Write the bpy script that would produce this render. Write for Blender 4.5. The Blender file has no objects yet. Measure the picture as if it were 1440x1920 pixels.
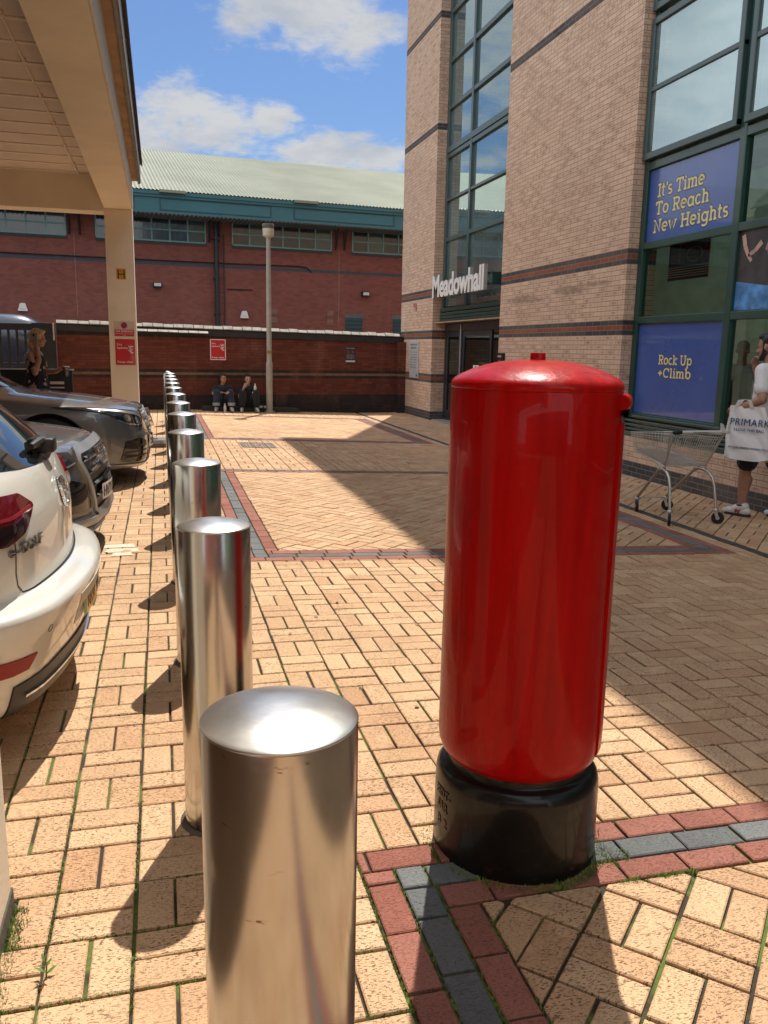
import bpy, bmesh, math, random
from math import sin, cos, pi, radians, sqrt, atan2, floor
from mathutils import Vector, Matrix, noise as mnoise
random.seed(7)
scene = bpy.context.scene
COL = scene.collection

# ------------------------------------------------------------------ camera
cam_d = bpy.data.cameras.new('camera'); cam = bpy.data.objects.new('camera', cam_d); COL.objects.link(cam)
CAM_H = 1.45
PI_, RO_, YA_ = .1922, .0189, .2597            # pitch down, roll, yaw to the right of +Y
_F = Vector((sin(YA_)*cos(PI_), cos(YA_)*cos(PI_), -sin(PI_)))
_R = Vector((cos(YA_), -sin(YA_), 0)); _U = _R.cross(_F)
_R2 = _R*cos(RO_) + _U*sin(RO_); _U2 = _R2.cross(_F)
cam.matrix_world = Matrix(((_R2.x, _U2.x, -_F.x, 0), (_R2.y, _U2.y, -_F.y, 0), (_R2.z, _U2.z, -_F.z, CAM_H), (0, 0, 0, 1)))
cam_d.sensor_fit = 'VERTICAL'; cam_d.sensor_height = 36; cam_d.lens = 36*1570/1920
cam_d.clip_start = .02; cam_d.clip_end = 3000
scene.camera = cam
scene.render.resolution_x, scene.render.resolution_y = 768, 1024

# ------------------------------------------------------------------ light
SUN_EL, SUN_AZ = radians(61.5), radians(22.8)
SUN_STRENGTH, SKY_STRENGTH, EXPOSURE = 3.35, .12, .82
sun_d = bpy.data.lights.new('sun', 'SUN'); sun_d.energy = SUN_STRENGTH; sun_d.angle = radians(.5); sun_d.color = (1, .94, .84)
sun = bpy.data.objects.new('sun', sun_d); COL.objects.link(sun)
sv = Vector((sin(SUN_AZ)*cos(SUN_EL), cos(SUN_AZ)*cos(SUN_EL), sin(SUN_EL)))
sun.rotation_euler = (-sv).to_track_quat('-Z', 'Y').to_euler(); sun.location = (20, 40, 60)
scene.view_settings.view_transform = 'Standard'; scene.view_settings.look = 'None'
scene.view_settings.gamma = 1; scene.view_settings.exposure = EXPOSURE
scene.view_settings.use_curve_mapping = False
try:
    scene.cycles.use_adaptive_sampling = True; scene.cycles.max_bounces = 10; scene.cycles.caustics_reflective = False
    scene.cycles.sample_clamp_indirect = 6
except Exception: pass

# ------------------------------------------------------------------ node helper
class S:
    """a socket with arithmetic"""
    def __init__(s, nt, sock): s.nt, s.k = nt, sock
    def _m(s, op, *a, clamp=False):
        n = s.nt.nodes.new('ShaderNodeMath'); n.operation = op; n.use_clamp = clamp
        for i, x in enumerate(a):
            if isinstance(x, S): s.nt.links.new(x.k, n.inputs[i])
            else: n.inputs[i].default_value = x
        return S(s.nt, n.outputs[0])
    def __add__(s, o): return s._m('ADD', s, o)
    __radd__ = __add__
    def __sub__(s, o): return s._m('SUBTRACT', s, o)
    def __rsub__(s, o): return s._m('SUBTRACT', o, s)
    def __mul__(s, o): return s._m('MULTIPLY', s, o)
    __rmul__ = __mul__
    def __truediv__(s, o): return s._m('DIVIDE', s, o)
    def floor(s): return s._m('FLOOR', s)
    def frac(s): return s._m('FRACT', s)
    def abs(s): return s._m('ABSOLUTE', s)
    def min(s, o): return s._m('MINIMUM', s, o)
    def max(s, o): return s._m('MAXIMUM', s, o)
    def sqrt(s): return s._m('SQRT', s)
    def sin(s): return s._m('SINE', s)
    def pow(s, o): return s._m('POWER', s, o)
    def mod(s, o): return s._m('FLOORED_MODULO', s, o)
    def gt(s, o): return s._m('GREATER_THAN', s, o)
    def lt(s, o): return s._m('LESS_THAN', s, o)
    def eq(s, o, e=.3): return s._m('COMPARE', s, o, e)
    def clamp(s): return s._m('ADD', s, 0.0, clamp=True)
    def ss(s, a, b):
        n = s.nt.nodes.new('ShaderNodeMapRange'); n.interpolation_type = 'SMOOTHSTEP'
        s.nt.links.new(s.k, n.inputs[0])
        n.inputs[1].default_value = a; n.inputs[2].default_value = b
        return S(s.nt, n.outputs[0])

class NT:
    """material under construction"""
    def __init__(s, name):
        s.m = bpy.data.materials.new(name); s.m.use_nodes = True; s.nt = s.m.node_tree
        s.out = s.nt.nodes['Material Output']; s.b = s.nt.nodes['Principled BSDF']
    def n(s, t): return s.nt.nodes.new(t)
    def link(s, a, b): s.nt.links.new(a.k if isinstance(a, S) else a, b)
    def set(s, node, **kw):
        for k, v in kw.items():
            sock = node.inputs[k.replace('_', ' ')] if not k.isdigit() else node.inputs[int(k)]
            if isinstance(v, S): s.link(v, sock)
            elif hasattr(v, 'is_linked'): s.link(v, sock)
            else: sock.default_value = v
    def P(s, **kw):
        s.set(s.b, **kw); return s
    def world(s): return s.n('ShaderNodeNewGeometry').outputs['Position']
    def obj(s): return s.n('ShaderNodeTexCoord').outputs['Object']
    def xyz(s, vec):
        n = s.n('ShaderNodeSeparateXYZ'); s.link(vec, n.inputs[0]); return [S(s.nt, o) for o in n.outputs]
    def vec(s, x, y, z=0.):
        n = s.n('ShaderNodeCombineXYZ')
        for i, v in enumerate((x, y, z)):
            if isinstance(v, S): s.link(v, n.inputs[i])
            else: n.inputs[i].default_value = v
        return n.outputs[0]
    def scale(s, vec, k):
        n = s.n('ShaderNodeVectorMath'); n.operation = 'MULTIPLY'; s.link(vec, n.inputs[0])
        n.inputs[1].default_value = k if isinstance(k, (tuple, list)) else (k, k, k); return n.outputs[0]
    def noise(s, vec, sc=5, det=3, rough=.55, dist=0.):
        n = s.n('ShaderNodeTexNoise'); s.link(vec, n.inputs['Vector'])
        n.inputs['Scale'].default_value = sc; n.inputs['Detail'].default_value = det
        n.inputs['Roughness'].default_value = rough; n.inputs['Distortion'].default_value = dist
        return S(s.nt, n.outputs[0])
    def voro(s, vec, sc=5, feature='F1'):
        n = s.n('ShaderNodeTexVoronoi'); n.feature = feature; s.link(vec, n.inputs['Vector']); n.inputs['Scale'].default_value = sc
        return S(s.nt, n.outputs[0])
    def white(s, vec):
        n = s.n('ShaderNodeTexWhiteNoise'); n.noise_dimensions = '3D'; s.link(vec, n.inputs[0]); return S(s.nt, n.outputs[0])
    def attr(s, name):
        n = s.n('ShaderNodeAttribute'); n.attribute_name = name; return S(s.nt, n.outputs['Fac'])
    def mix(s, f, a, b):
        n = s.n('ShaderNodeMix'); n.data_type = 'RGBA'
        if isinstance(f, S): s.link(f, n.inputs[0])
        else: n.inputs[0].default_value = f
        for i, c in ((6, a), (7, b)):
            if isinstance(c, (tuple, list)): n.inputs[i].default_value = (*c[:3], 1)
            else: s.link(c, n.inputs[i])
        return n.outputs[2]
    def bump(s, h, strength=.3, dist=.01, normal=None):
        n = s.n('ShaderNodeBump'); n.inputs['Strength'].default_value = strength; n.inputs['Distance'].default_value = dist
        s.link(h, n.inputs['Height'])
        if normal: s.link(normal, n.inputs['Normal'])
        s.link(n.outputs[0], s.b.inputs['Normal']); return n.outputs[0]
    def shader(s, sh): s.link(sh, s.out.inputs[0])

def simple(name, col, rough=.5, metal=0., var=.12, nsc=6., bump=0., bsc=40., coat=0., spec=None):
    """plain painted / cast / woven surface with a little unevenness"""
    t = NT(name); v = t.obj()
    n = t.noise(v, nsc, 4)
    c = t.mix(n.ss(.25, .75), tuple(x*(1-var) for x in col), tuple(min(1, x*(1+var)) for x in col))
    t.P(Base_Color=c, Metallic=metal, Roughness=(n*.25+(rough-.12)).clamp())
    if coat: t.P(Coat_Weight=coat, Coat_Roughness=.03)
    if spec is not None: t.b.inputs['Specular IOR Level'].default_value = spec
    if bump: t.bump(t.noise(v, bsc, 4), bump, .01)
    return t.m

# ------------------------------------------------------------------ world: physical sky and cumulus
def px_dir(px, py):
    return (_R2*(px-720)/1570 - _U2*(py-960)/1570 + _F).normalized()
world = bpy.data.worlds.new('World'); scene.world = world; world.use_nodes = True
wn = NT.__new__(NT); wn.m = world; wn.nt = world.node_tree
for n in list(wn.nt.nodes): wn.nt.nodes.remove(n)
wo = wn.n('ShaderNodeOutputWorld'); bg = wn.n('ShaderNodeBackground'); sky = wn.n('ShaderNodeTexSky')
sky.sky_type = 'NISHITA'; sky.sun_disc = False; sky.sun_elevation = SUN_EL; sky.sun_rotation = SUN_AZ
sky.air_density = 1.15; sky.dust_density = .6; sky.ozone_density = 1.6
dirv = wn.n('ShaderNodeTexCoord').outputs['Generated']
dx, dy, dz = wn.xyz(dirv)
flat = wn.vec(dx/(dz+.22), dy/(dz+.22), dz*1.2)
n1 = wn.noise(flat, 3.4, 10, .60, .35); n2 = wn.noise(flat, 11., 8, .62, .2)
tex = n1*.6 + n2*.4
blobs = [((350, 235), .135, .055, 1.0), ((290, 255), .12, .05, 1.0), ((415, 268), .05, .028, .55),
         ((508, 224), .042, .026, 1.0), ((462, 244), .045, .016, .5),
         ((600, 292), .085, .028, 1.0), ((555, 300), .05, .02, .7), ((715, 296), .07, .026, 1.0), ((650, 300), .08, .02, .8),
         ((600, 0), .16, .06, 1.0), ((690, 55), .085, .055, .95), ((450, 45), .055, .03, .7), ((520, 85), .07, .022, .62), ((655, 112), .03, .028, .62), ((560, -60), .3, .06, 1.0), ((430, 85), .03, .03, .45)]
_q = px_dir(880, 150); blobs += [(Vector((-_q.x, _q.y, _q.z)), .34, .17, .80), (Vector((-_q.x-.25, _q.y-.2, _q.z+.12)), .3, .12, .75)]   # cumulus added over the car park to pale the tall windows' reflections
mask = None
for (bp, rx, rz, w) in blobs:
    c = bp if isinstance(bp, Vector) else px_dir(*bp)
    ex, ey, ez = dx-c.x, dy-c.y, dz-c.z
    d = ((ex*ex+ey*ey)*(1/rx**2) + ez*ez*(1/rz**2)).sqrt()
    v = (1-d*.66).max(0)*w
    mask = v if mask is None else mask.max(v)
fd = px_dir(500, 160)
away = (dx*fd.x+dy*fd.y+dz*fd.z).ss(.90, .72)                      # bright cumulus added outside the view to fill the shaded brick front
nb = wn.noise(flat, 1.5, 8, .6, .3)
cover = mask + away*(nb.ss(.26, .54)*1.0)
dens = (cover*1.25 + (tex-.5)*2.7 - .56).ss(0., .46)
off = wn.n('ShaderNodeVectorMath'); off.operation = 'ADD'; wn.link(flat, off.inputs[0]); off.inputs[1].default_value = (.0, .05, .06)
shade = (wn.noise(off.outputs[0], 4.2, 7, .6, .3)*.7 + n2*.3).ss(.36, .62)
ccol = wn.mix((1-dens)*.5 + shade*.75, (.70, .745, .82), (1.0, 1.0, 1.0))
bright = away*.55 + .40                                            # added clouds outside the view made brighter as fill light
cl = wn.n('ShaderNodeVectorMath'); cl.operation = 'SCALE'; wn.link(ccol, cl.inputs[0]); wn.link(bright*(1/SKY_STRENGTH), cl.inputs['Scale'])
tint = wn.n('ShaderNodeVectorMath'); tint.operation = 'MULTIPLY'; wn.link(sky.outputs[0], tint.inputs[0]); tint.inputs[1].default_value = (.30, .375, .50)
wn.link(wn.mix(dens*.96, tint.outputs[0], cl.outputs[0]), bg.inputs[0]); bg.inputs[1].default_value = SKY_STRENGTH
wn.link(bg.outputs[0], wo.inputs[0])

# ------------------------------------------------------------------ object helpers
def tag(o, label=None, cat=None, group=None, kind=None):
    if label: o['label'] = label
    if cat: o['category'] = cat
    if group: o['group'] = group
    if kind: o['kind'] = kind
    return o
def thing(name, label, cat, loc=(0, 0, 0), rz=0., group=None):
    o = bpy.data.objects.new(name, None); COL.objects.link(o); o.location = loc; o.rotation_euler = (0, 0, rz)
    o.empty_display_size = .2
    return tag(o, label, cat, group)
def wloc(o):
    v = Vector((0, 0, 0))
    while o is not None: v += o.location; o = o.parent
    return v
def copy_tree(o, parent=None):
    c = o.copy(); COL.objects.link(c)
    if parent: c.parent = parent
    for ch in list(o.children): copy_tree(ch, c)
    return c

class MB:
    """collects faces of one mesh"""
    def __init__(s): s.v, s.f, s.mi, s.at = [], [], [], []
    def poly(s, pts, mi=0, a=None):
        i = len(s.v); s.v += [tuple(p) for p in pts]; s.f.append(list(range(i, i+len(pts)))); s.mi.append(mi); s.at.append(a); return s
    def mesh(s, vs, fs, mi=0, a=None):
        i = len(s.v); s.v += [tuple(p) for p in vs]
        for f in fs: s.f.append([k+i for k in f]); s.mi.append(mi); s.at.append(a)
        return s
    def box(s, x0, x1, y0, y1, z0, z1, mi=0, M=None):
        vs = [(x, y, z) for z in (z0, z1) for y in (y0, y1) for x in (x0, x1)]
        if M is not None: vs = [M @ Vector(p) for p in vs]
        return s.mesh(vs, [(0, 2, 3, 1), (4, 5, 7, 6), (0, 1, 5, 4), (2, 6, 7, 3), (0, 4, 6, 2), (1, 3, 7, 5)], mi)
    def cbox(s, x0, x1, y0, y1, z0, z1, c=.01, mi=0, M=None):
        """box with chamfered edges"""
        b = bmesh.new(); bmesh.ops.create_cube(b, size=1)
        for v in b.verts: v.co = Vector(((x0+x1)/2+v.co.x*(x1-x0), (y0+y1)/2+v.co.y*(y1-y0), (z0+z1)/2+v.co.z*(z1-z0)))
        bmesh.ops.bevel(b, geom=b.edges[:], offset=c, segments=2, affect='EDGES', profile=.5)
        s.bm(b, mi, M); b.free(); return s
    def bm(s, b, mi=0, M=None):
        b.verts.index_update()
        return s.mesh([(M @ v.co) if M is not None else v.co[:] for v in b.verts], [[v.index for v in f.verts] for f in b.faces], mi)
    def grid(s, rows, closed=False, mi=0, flip=False):
        n = len(rows[0]); i0 = len(s.v)
        for r in rows: s.v += [tuple(p) for p in r]
        for j in range(len(rows)-1):
            for k in range(n if closed else n-1):
                a, b = i0+j*n+k, i0+j*n+(k+1) % n
                f = [a, b, b+n, a+n]
                s.f.append(f[::-1] if flip else f); s.mi.append(mi); s.at.append(None)
        return s
    def lathe(s, prof, n=32, c=(0, 0, 0), a0=0., a1=2*pi, mi=0, M=None):
        full = abs(a1-a0-2*pi) < 1e-6; m = n if full else n+1; rows = []
        for (r, z) in prof:
            row = [Vector((c[0]+r*cos(a0+(a1-a0)*k/n), c[1]+r*sin(a0+(a1-a0)*k/n), c[2]+z)) for k in range(m)]
            if M is not None: row = [M @ p for p in row]
            rows.append(row)
        return s.grid(rows, full, mi)
    def tube(s, path, r, n=8, cap=True, mi=0, closed=False):
        path = [Vector(p) for p in path]; m = len(path)
        rs = r if isinstance(r, (list, tuple)) else [r]*m
        rows = []; up = None
        for i, p in enumerate(path):
            t = (path[(i+1) % m]-path[i-1]) if closed else (path[min(i+1, m-1)]-path[max(i-1, 0)])
            if t.length < 1e-9: t = Vector((0, 0, 1))
            t.normalize()
            if up is None: up = Vector((0, 0, 1)) if abs(t.z) < .9 else Vector((1, 0, 0))
            u = t.cross(up); u = u.normalized() if u.length > 1e-6 else t.orthogonal().normalized()
            w = u.cross(t); up = w
            rows.append([p + (u*cos(2*pi*k/n)+w*sin(2*pi*k/n))*rs[i] for k in range(n)])
        if closed: rows.append(rows[0])
        i0 = len(s.v); s.grid(rows, True, mi, True)
        if cap and not closed:
            s.f.append([i0+k for k in range(n)]); s.f.append([i0+(m-1)*n+k for k in range(n)][::-1]); s.mi += [mi, mi]; s.at += [None, None]
        return s
    def ball(s, c, r, n=12, m=8, mi=0, M=None):
        r = r if isinstance(r, (tuple, list)) else (r, r, r); rows = []
        for j in range(m+1):
            t = -pi/2+pi*j/m
            row = [Vector((r[0]*cos(t)*cos(2*pi*k/n), r[1]*cos(t)*sin(2*pi*k/n), r[2]*sin(t))) for k in range(n)]
            if M is not None: row = [M @ p for p in row]
            rows.append([p+Vector(c) for p in row])
        return s.grid(rows, True, mi)
    def prism(s, pts, f, d0, d1, mi=0):
        """outline pts (u,v) through f(u,v,d): two faces and the sides"""
        n = len(pts); a = [f(u, v, d0) for u, v in pts]; b = [f(u, v, d1) for u, v in pts]
        s.poly(b, mi); s.poly(a[::-1], mi)
        for k in range(n): s.poly([a[k], a[(k+1) % n], b[(k+1) % n], b[k]], mi)
        return s
    def build(s, name, mat, parent=None, smooth=None, local=False, weld=False, attr=None):
        me = bpy.data.meshes.new(name); vs = s.v
        if parent is not None and not local:
            o0 = wloc(parent); vs = [(p[0]-o0.x, p[1]-o0.y, p[2]-o0.z) for p in vs]
        me.from_pydata([tuple(p) for p in vs], [], s.f)
        for m in (mat if isinstance(mat, (list, tuple)) else [mat]): me.materials.append(m)
        if any(s.mi): me.polygons.foreach_set('material_index', s.mi)
        if attr:
            at = me.attributes.new(attr, 'FLOAT', 'FACE'); at.data.foreach_set('value', [a or 0. for a in s.at])
        if weld or smooth:
            b = bmesh.new(); b.from_mesh(me); bmesh.ops.remove_doubles(b, verts=b.verts, dist=1e-5)
            bmesh.ops.recalc_face_normals(b, faces=b.faces); b.to_mesh(me); b.free()
        if smooth:
            me.polygons.foreach_set('use_smooth', [True]*len(me.polygons)); me.set_sharp_from_angle(angle=radians(smooth))
        me.update()
        o = bpy.data.objects.new(name, me); COL.objects.link(o)
        if parent is not None: o.parent = parent
        return o

_txt = {}
def text_geo(body, bold=0., space=1.):
    """flat lettering outline as (verts, faces), height about 0.7 for capitals, left aligned, base line at 0"""
    key = (body, bold, space)
    if key in _txt: return _txt[key]
    cu = bpy.data.curves.new('lettering', 'FONT'); cu.body = body; cu.size = 1; cu.offset = bold; cu.space_character = space; cu.resolution_u = 3
    o = bpy.data.objects.new('lettering', cu); COL.objects.link(o); bpy.context.view_layer.update()
    me = bpy.data.meshes.new_from_object(o.evaluated_get(bpy.context.evaluated_depsgraph_get()))
    r = ([v.co.copy() for v in me.vertices], [list(p.vertices) for p in me.polygons])
    COL.objects.unlink(o); bpy.data.objects.remove(o); bpy.data.curves.remove(cu); bpy.data.meshes.remove(me)
    _txt[key] = r; return r
def put_text(mb, body, f, x, y, w=None, h=.1, bold=0., mi=0, thick=0., space=1., center=False):
    """letters at (x,y) of a face f(u,v,d); capital height h; squeezed to width w when given"""
    vs, fs = text_geo(body, bold, space)
    if not vs: return
    x0 = min(v.x for v in vs); x1 = max(v.x for v in vs)
    ky = h/.7; kx = (w/(x1-x0)) if w else ky
    off = -(x1+x0)/2*kx if center else -x0*kx
    pts = [f(x+off+v.x*kx, y+v.y*ky, thick) for v in vs]
    mb.mesh(pts, fs, mi)
    if thick:
        cnt = {}
        for t in fs:
            for k in range(len(t)):
                a, b = t[k], t[(k+1) % len(t)]; cnt[(a, b)] = 1
        back = [f(x+off+v.x*kx, y+v.y*ky, 0.) for v in vs]
        for (a, b) in cnt:
            if (b, a) not in cnt: mb.poly([pts[b], pts[a], back[a], back[b]], mi)

def remeshed(parts_fn, name, mat, parent, voxel, it=6, fac=.5, local=True):
    """closed lumps in parts_fn(MB) melted into one skin by a voxel remesh"""
    mb = MB(); parts_fn(mb)
    me = bpy.data.meshes.new('tmp'); me.from_pydata([tuple(p) for p in mb.v], [], mb.f)
    b = bmesh.new(); b.from_mesh(me); bmesh.ops.remove_doubles(b, verts=b.verts, dist=1e-6); bmesh.ops.recalc_face_normals(b, faces=b.faces); b.to_mesh(me); b.free()
    o = bpy.data.objects.new('tmp', me); COL.objects.link(o)
    r = o.modifiers.new('r', 'REMESH'); r.mode = 'VOXEL'; r.voxel_size = voxel
    q = o.modifiers.new('s', 'SMOOTH'); q.iterations = it; q.factor = fac
    bpy.context.view_layer.update()
    res = bpy.data.meshes.new_from_object(o.evaluated_get(bpy.context.evaluated_depsgraph_get()))
    COL.objects.unlink(o); bpy.data.objects.remove(o); bpy.data.meshes.remove(me)
    res.name = name; res.materials.clear(); res.materials.append(mat)
    res.polygons.foreach_set('use_smooth', [True]*len(res.polygons))
    ob = bpy.data.objects.new(name, res); COL.objects.link(ob)
    if parent is not None: ob.parent = parent
    return ob
def smoothstep(a, b, x):
    t = max(0., min(1., (x-a)/(b-a))); return t*t*(3-2*t)
def gz(x, y=6.):
    """the paving falls from the bollards to the channel along the mall front"""
    return -.122*max(0., min(1., (x-.55)/4.05))*(.35+.65*smoothstep(1.5, 5.5, y))
# ------------------------------------------------------------------ materials
def brick_mat(name, cols, mortar, bl=.216, bh=.0648, z0=.005, du=(1, 1, 0), grey=(), red=(), blotch=0., greyc=(.045, .05, .058), redc=(.30, .085, .05), bump=.5, mort_w=.0045, stain=.0, wash=None, marks=()):
    t = NT(name); p = t.world(); X, Y, Z = t.xyz(p)
    u = (X*du[0]+Y*du[1])/bl; v = (Z-z0)/bh
    row = v.floor(); uu = u + row.mod(2.)*.5; col = uu.floor()
    fu = uu-col; fv = v-row
    ed = (fu.min(1-fu)*bl).min(fv.min(1-fv)*bh)
    wob = t.noise(p, 60, 2)
    m = (ed+(wob-.5)*.003).ss(mort_w-.002, mort_w+.0012)
    idv = t.vec(col, row, 3.); r1 = t.white(idv); r2 = t.white(t.vec(col, row, 9.))
    c = t.mix(r1, cols[0], cols[1])
    c = t.mix(r2.gt(.8)*.5, c, cols[2])
    if blotch:
        ex = (fu-.5)*2.3; ey = (fv-.5)*2.6
        bl_ = (1-(ex*ex+ey*ey).sqrt()).ss(0., .75)*r2.ss(.15, .8)*t.noise(p, 38, 3).ss(.25, .6)*blotch
        c = t.mix(bl_, c, (.24, .145, .10))
    if grey:
        g = None
        for k in grey:
            e = row.eq(k); g = e if g is None else g.max(e)
        c = t.mix(g, c, t.mix(r1, greyc, tuple(x*1.5 for x in greyc)))
    if red:
        g = None
        for k in red:
            e = row.eq(k); g = e if g is None else g.max(e)
        c = t.mix(g, c, t.mix(r1, redc, tuple(x*.75 for x in redc)))
    big = t.noise(p, .7, 4)
    c = t.mix(big.ss(.3, .75)*.22, c, tuple(x*.6 for x in cols[0]))
    if marks:
        mk = None
        for (yc, zc, ry, rz) in marks:
            e = (((Y-yc)*(1/ry)).pow(2.)+((Z-zc)*(1/rz)).pow(2.)).sqrt(); v_ = (1-e).ss(.0, .55); mk = v_ if mk is None else mk.max(v_)
        c = t.mix(mk*t.noise(t.vec(X*3, Y*3, Z*9), 2.2, 4).ss(.25, .6)*.62, c, (.16, .125, .10))
    if stain:
        st = t.noise(t.vec(X*1.1, Y*1.1, Z*.5), 1.6, 6, .6).ss(.5, .75)*stain
        c = t.mix(st, c, wash or (.03, .025, .02))
    c = t.mix(m, mortar, c)
    fine = t.noise(p, 160, 2)
    t.P(Base_Color=c, Roughness=.85); t.b.inputs['Specular IOR Level'].default_value = .25
    t.bump(m*.9+fine*.25+wob*.15, bump, .006)
    return t.m

def paver_mat(name, c1, c2, speck, amount=.75):
    t = NT(name); p = t.world(); X, Y, Z = t.xyz(p); tone = t.attr('tone')
    c = t.mix(tone.frac(), c1, c2)
    odd = t.white(t.vec(tone*3.7, tone*1.3, 2.))
    c = t.mix(odd.gt(.86)*.45, c, tuple(x*k for x, k in zip(c1, (.86, .72, .66))))
    wash = t.noise(p, 1.3, 4)
    c = t.mix(wash.ss(.35, .75)*.42, c, tuple(x*.78 for x in c1))
    patch = t.noise(t.vec(X, Y, tone*37.), 9, 3)
    c = t.mix(patch.ss(.5, .8)*.4, c, tuple(min(1, x*1.18) for x in c2))
    # drag marks: short dark flecks across the clay
    d1 = t.noise(t.vec(X*88, Y*270, tone*11.), 1., 3, .6).ss(.555, .63)
    d2 = t.noise(t.vec(X*260, Y*200, tone*5.), 1., 2, .6).ss(.61, .70)
    d3 = t.noise(p, 5., 3).ss(.25, .6)
    c = t.mix((d1.max(d2)*d3)*amount, c, speck)
    gum = t.voro(t.vec(X*1.7, Y*1.7, 0.), 1.).lt(.055)*t.noise(p, 2.1, 2).ss(.45, .6)
    c = t.mix(gum*.6, c, (.13, .10, .075))
    soil = t.noise(t.vec(X*.9, Y*.5, 0.), 1.6, 6, .65).ss(.5, .72)*.30
    c = t.mix(soil, c, tuple(x*.6 for x in c1))
    edge = t.noise(p, 30, 4).ss(.60, .75)*.35
    c = t.mix(edge, c, tuple(x*.55 for x in c1))
    t.P(Base_Color=c, Roughness=.82); t.b.inputs['Specular IOR Level'].default_value = .3
    t.bump(t.noise(p, 240, 3)*.8+patch*.5-d1*.9-d2*.5, .7, .003)
    return t.m

def ground_mat():
    t = NT('joint sand and moss'); p = t.world()
    n = t.noise(p, 3.5, 4); f = t.noise(p, 90, 3)
    sand = t.mix(f, (.022, .016, .011), (.060, .044, .030))
    moss = t.mix(f, (.05, .085, .014), (.16, .21, .04))
    X, Y, Z = t.xyz(p)
    near = Y.ss(6., 1.5)
    t.P(Base_Color=t.mix(n.ss(.47, .55)*(near*.75+.2), sand, moss), Roughness=.95); t.bump(f, .8, .004)
    return t.m

def steel_mat(name, base=.62, rough=.24, cap=False):
    t = NT(name); v = t.obj(); x, y, z = t.xyz(v)
    if cap:
        g = t.noise(t.vec((x*x+y*y).sqrt()*420, 0., 0.), 1., 3); g2 = t.noise(v, 14, 4)
        sw = t.noise(t.vec(x*10, y*60, 0.), 2., 4)
        h = g*.5+sw*.5
    else:
        g = t.noise(t.vec(x*3, y*3, z*420), 1., 4); g2 = t.noise(t.vec(x*9, y*9, z*2.2), 1., 5); h = g
    c = t.mix(g2.ss(.3, .7), (base*.88, base*.86, base*.81), (base, base*.985, base*.95))
    t.P(Base_Color=c, Metallic=1., Roughness=(g*.10+g2*.12+(rough-.11)).clamp())
    if not cap:
        t.b.inputs['Anisotropic'].default_value = .55
        tn = t.n('ShaderNodeTangent'); tn.direction_type = 'RADIAL'; tn.axis = 'Z'
        t.link(tn.outputs[0], t.b.inputs['Tangent'])
        # rusty scuffs
        sc = t.noise(t.vec(x*22, y*22, z*75), 1., 3, .6).ss(.66, .70)*t.noise(v, 5, 2).ss(.52, .60)
        c2 = t.mix(sc*.8, c, (.10, .05, .025))
        foot = z.ss(.10, .0)*t.noise(v, 18, 4).ss(.3, .65)
        c2 = t.mix(foot*.75, c2, (.12, .085, .055)); t.P(Base_Color=c2)
    t.bump(h, .02 if not cap else .05, .002)
    return t.m

def red_paint():
    t = NT('red gloss pillar box paint'); v = t.obj(); x, y, z = t.xyz(v)
    run = t.noise(t.vec(x*26, y*26, z*2.2), 1., 4); fine = t.noise(v, 60, 4); peel = t.noise(v, 22, 5, .65)
    c = t.mix(run.ss(.3, .7), (.32, .0015, .0015), (.44, .0025, .002))
    c = t.mix(t.noise(v, 3, 4).ss(.45, .8)*.35, c, (.17, .001, .001))
    chips = t.noise(v, 55, 3, .7).ss(.79, .81)
    c = t.mix(chips*.7, c, (.12, .03, .02))
    t.P(Base_Color=c, Roughness=(fine*.2+.22), Coat_Weight=.2, Coat_Roughness=.04); t.b.inputs['Specular IOR Level'].default_value = .10
    t.bump(run*.5+peel*.9+fine*.35, .45, .004)
    return t.m
def black_paint():
    t = NT('black gloss paint on cast iron'); v = t.obj(); fine = t.noise(v, 45, 4); g = t.noise(v, 6, 4)
    x, y, z = t.xyz(v)
    dust = t.noise(v, 30, 5).ss(.55, .8)*z.ss(.22, -.05)*.35
    t.P(Base_Color=t.mix(dust, (.006, .0055, .005), (.16, .11, .06)), Roughness=(fine*.22+.24), Coat_Weight=.25, Coat_Roughness=.08); t.b.inputs['Specular IOR Level'].default_value = .22
    t.bump(fine*.5+t.noise(v, 18, 4)*.6, .3, .004)
    return t.m
def car_paint(name, col, metal=0., rough=.35):
    t = NT(name); v = t.obj()
    fl = t.noise(v, 900, 1); g = t.noise(v, 3, 4)
    c = t.mix(fl*(.5 if metal else .05), col, tuple(min(1, x*1.35) for x in col))
    c = t.mix(g.ss(.5, .8)*.10, c, tuple(x*.8 for x in col))
    t.P(Base_Color=c, Metallic=metal, Roughness=rough, Coat_Weight=1., Coat_Roughness=.03)
    return t.m
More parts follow.
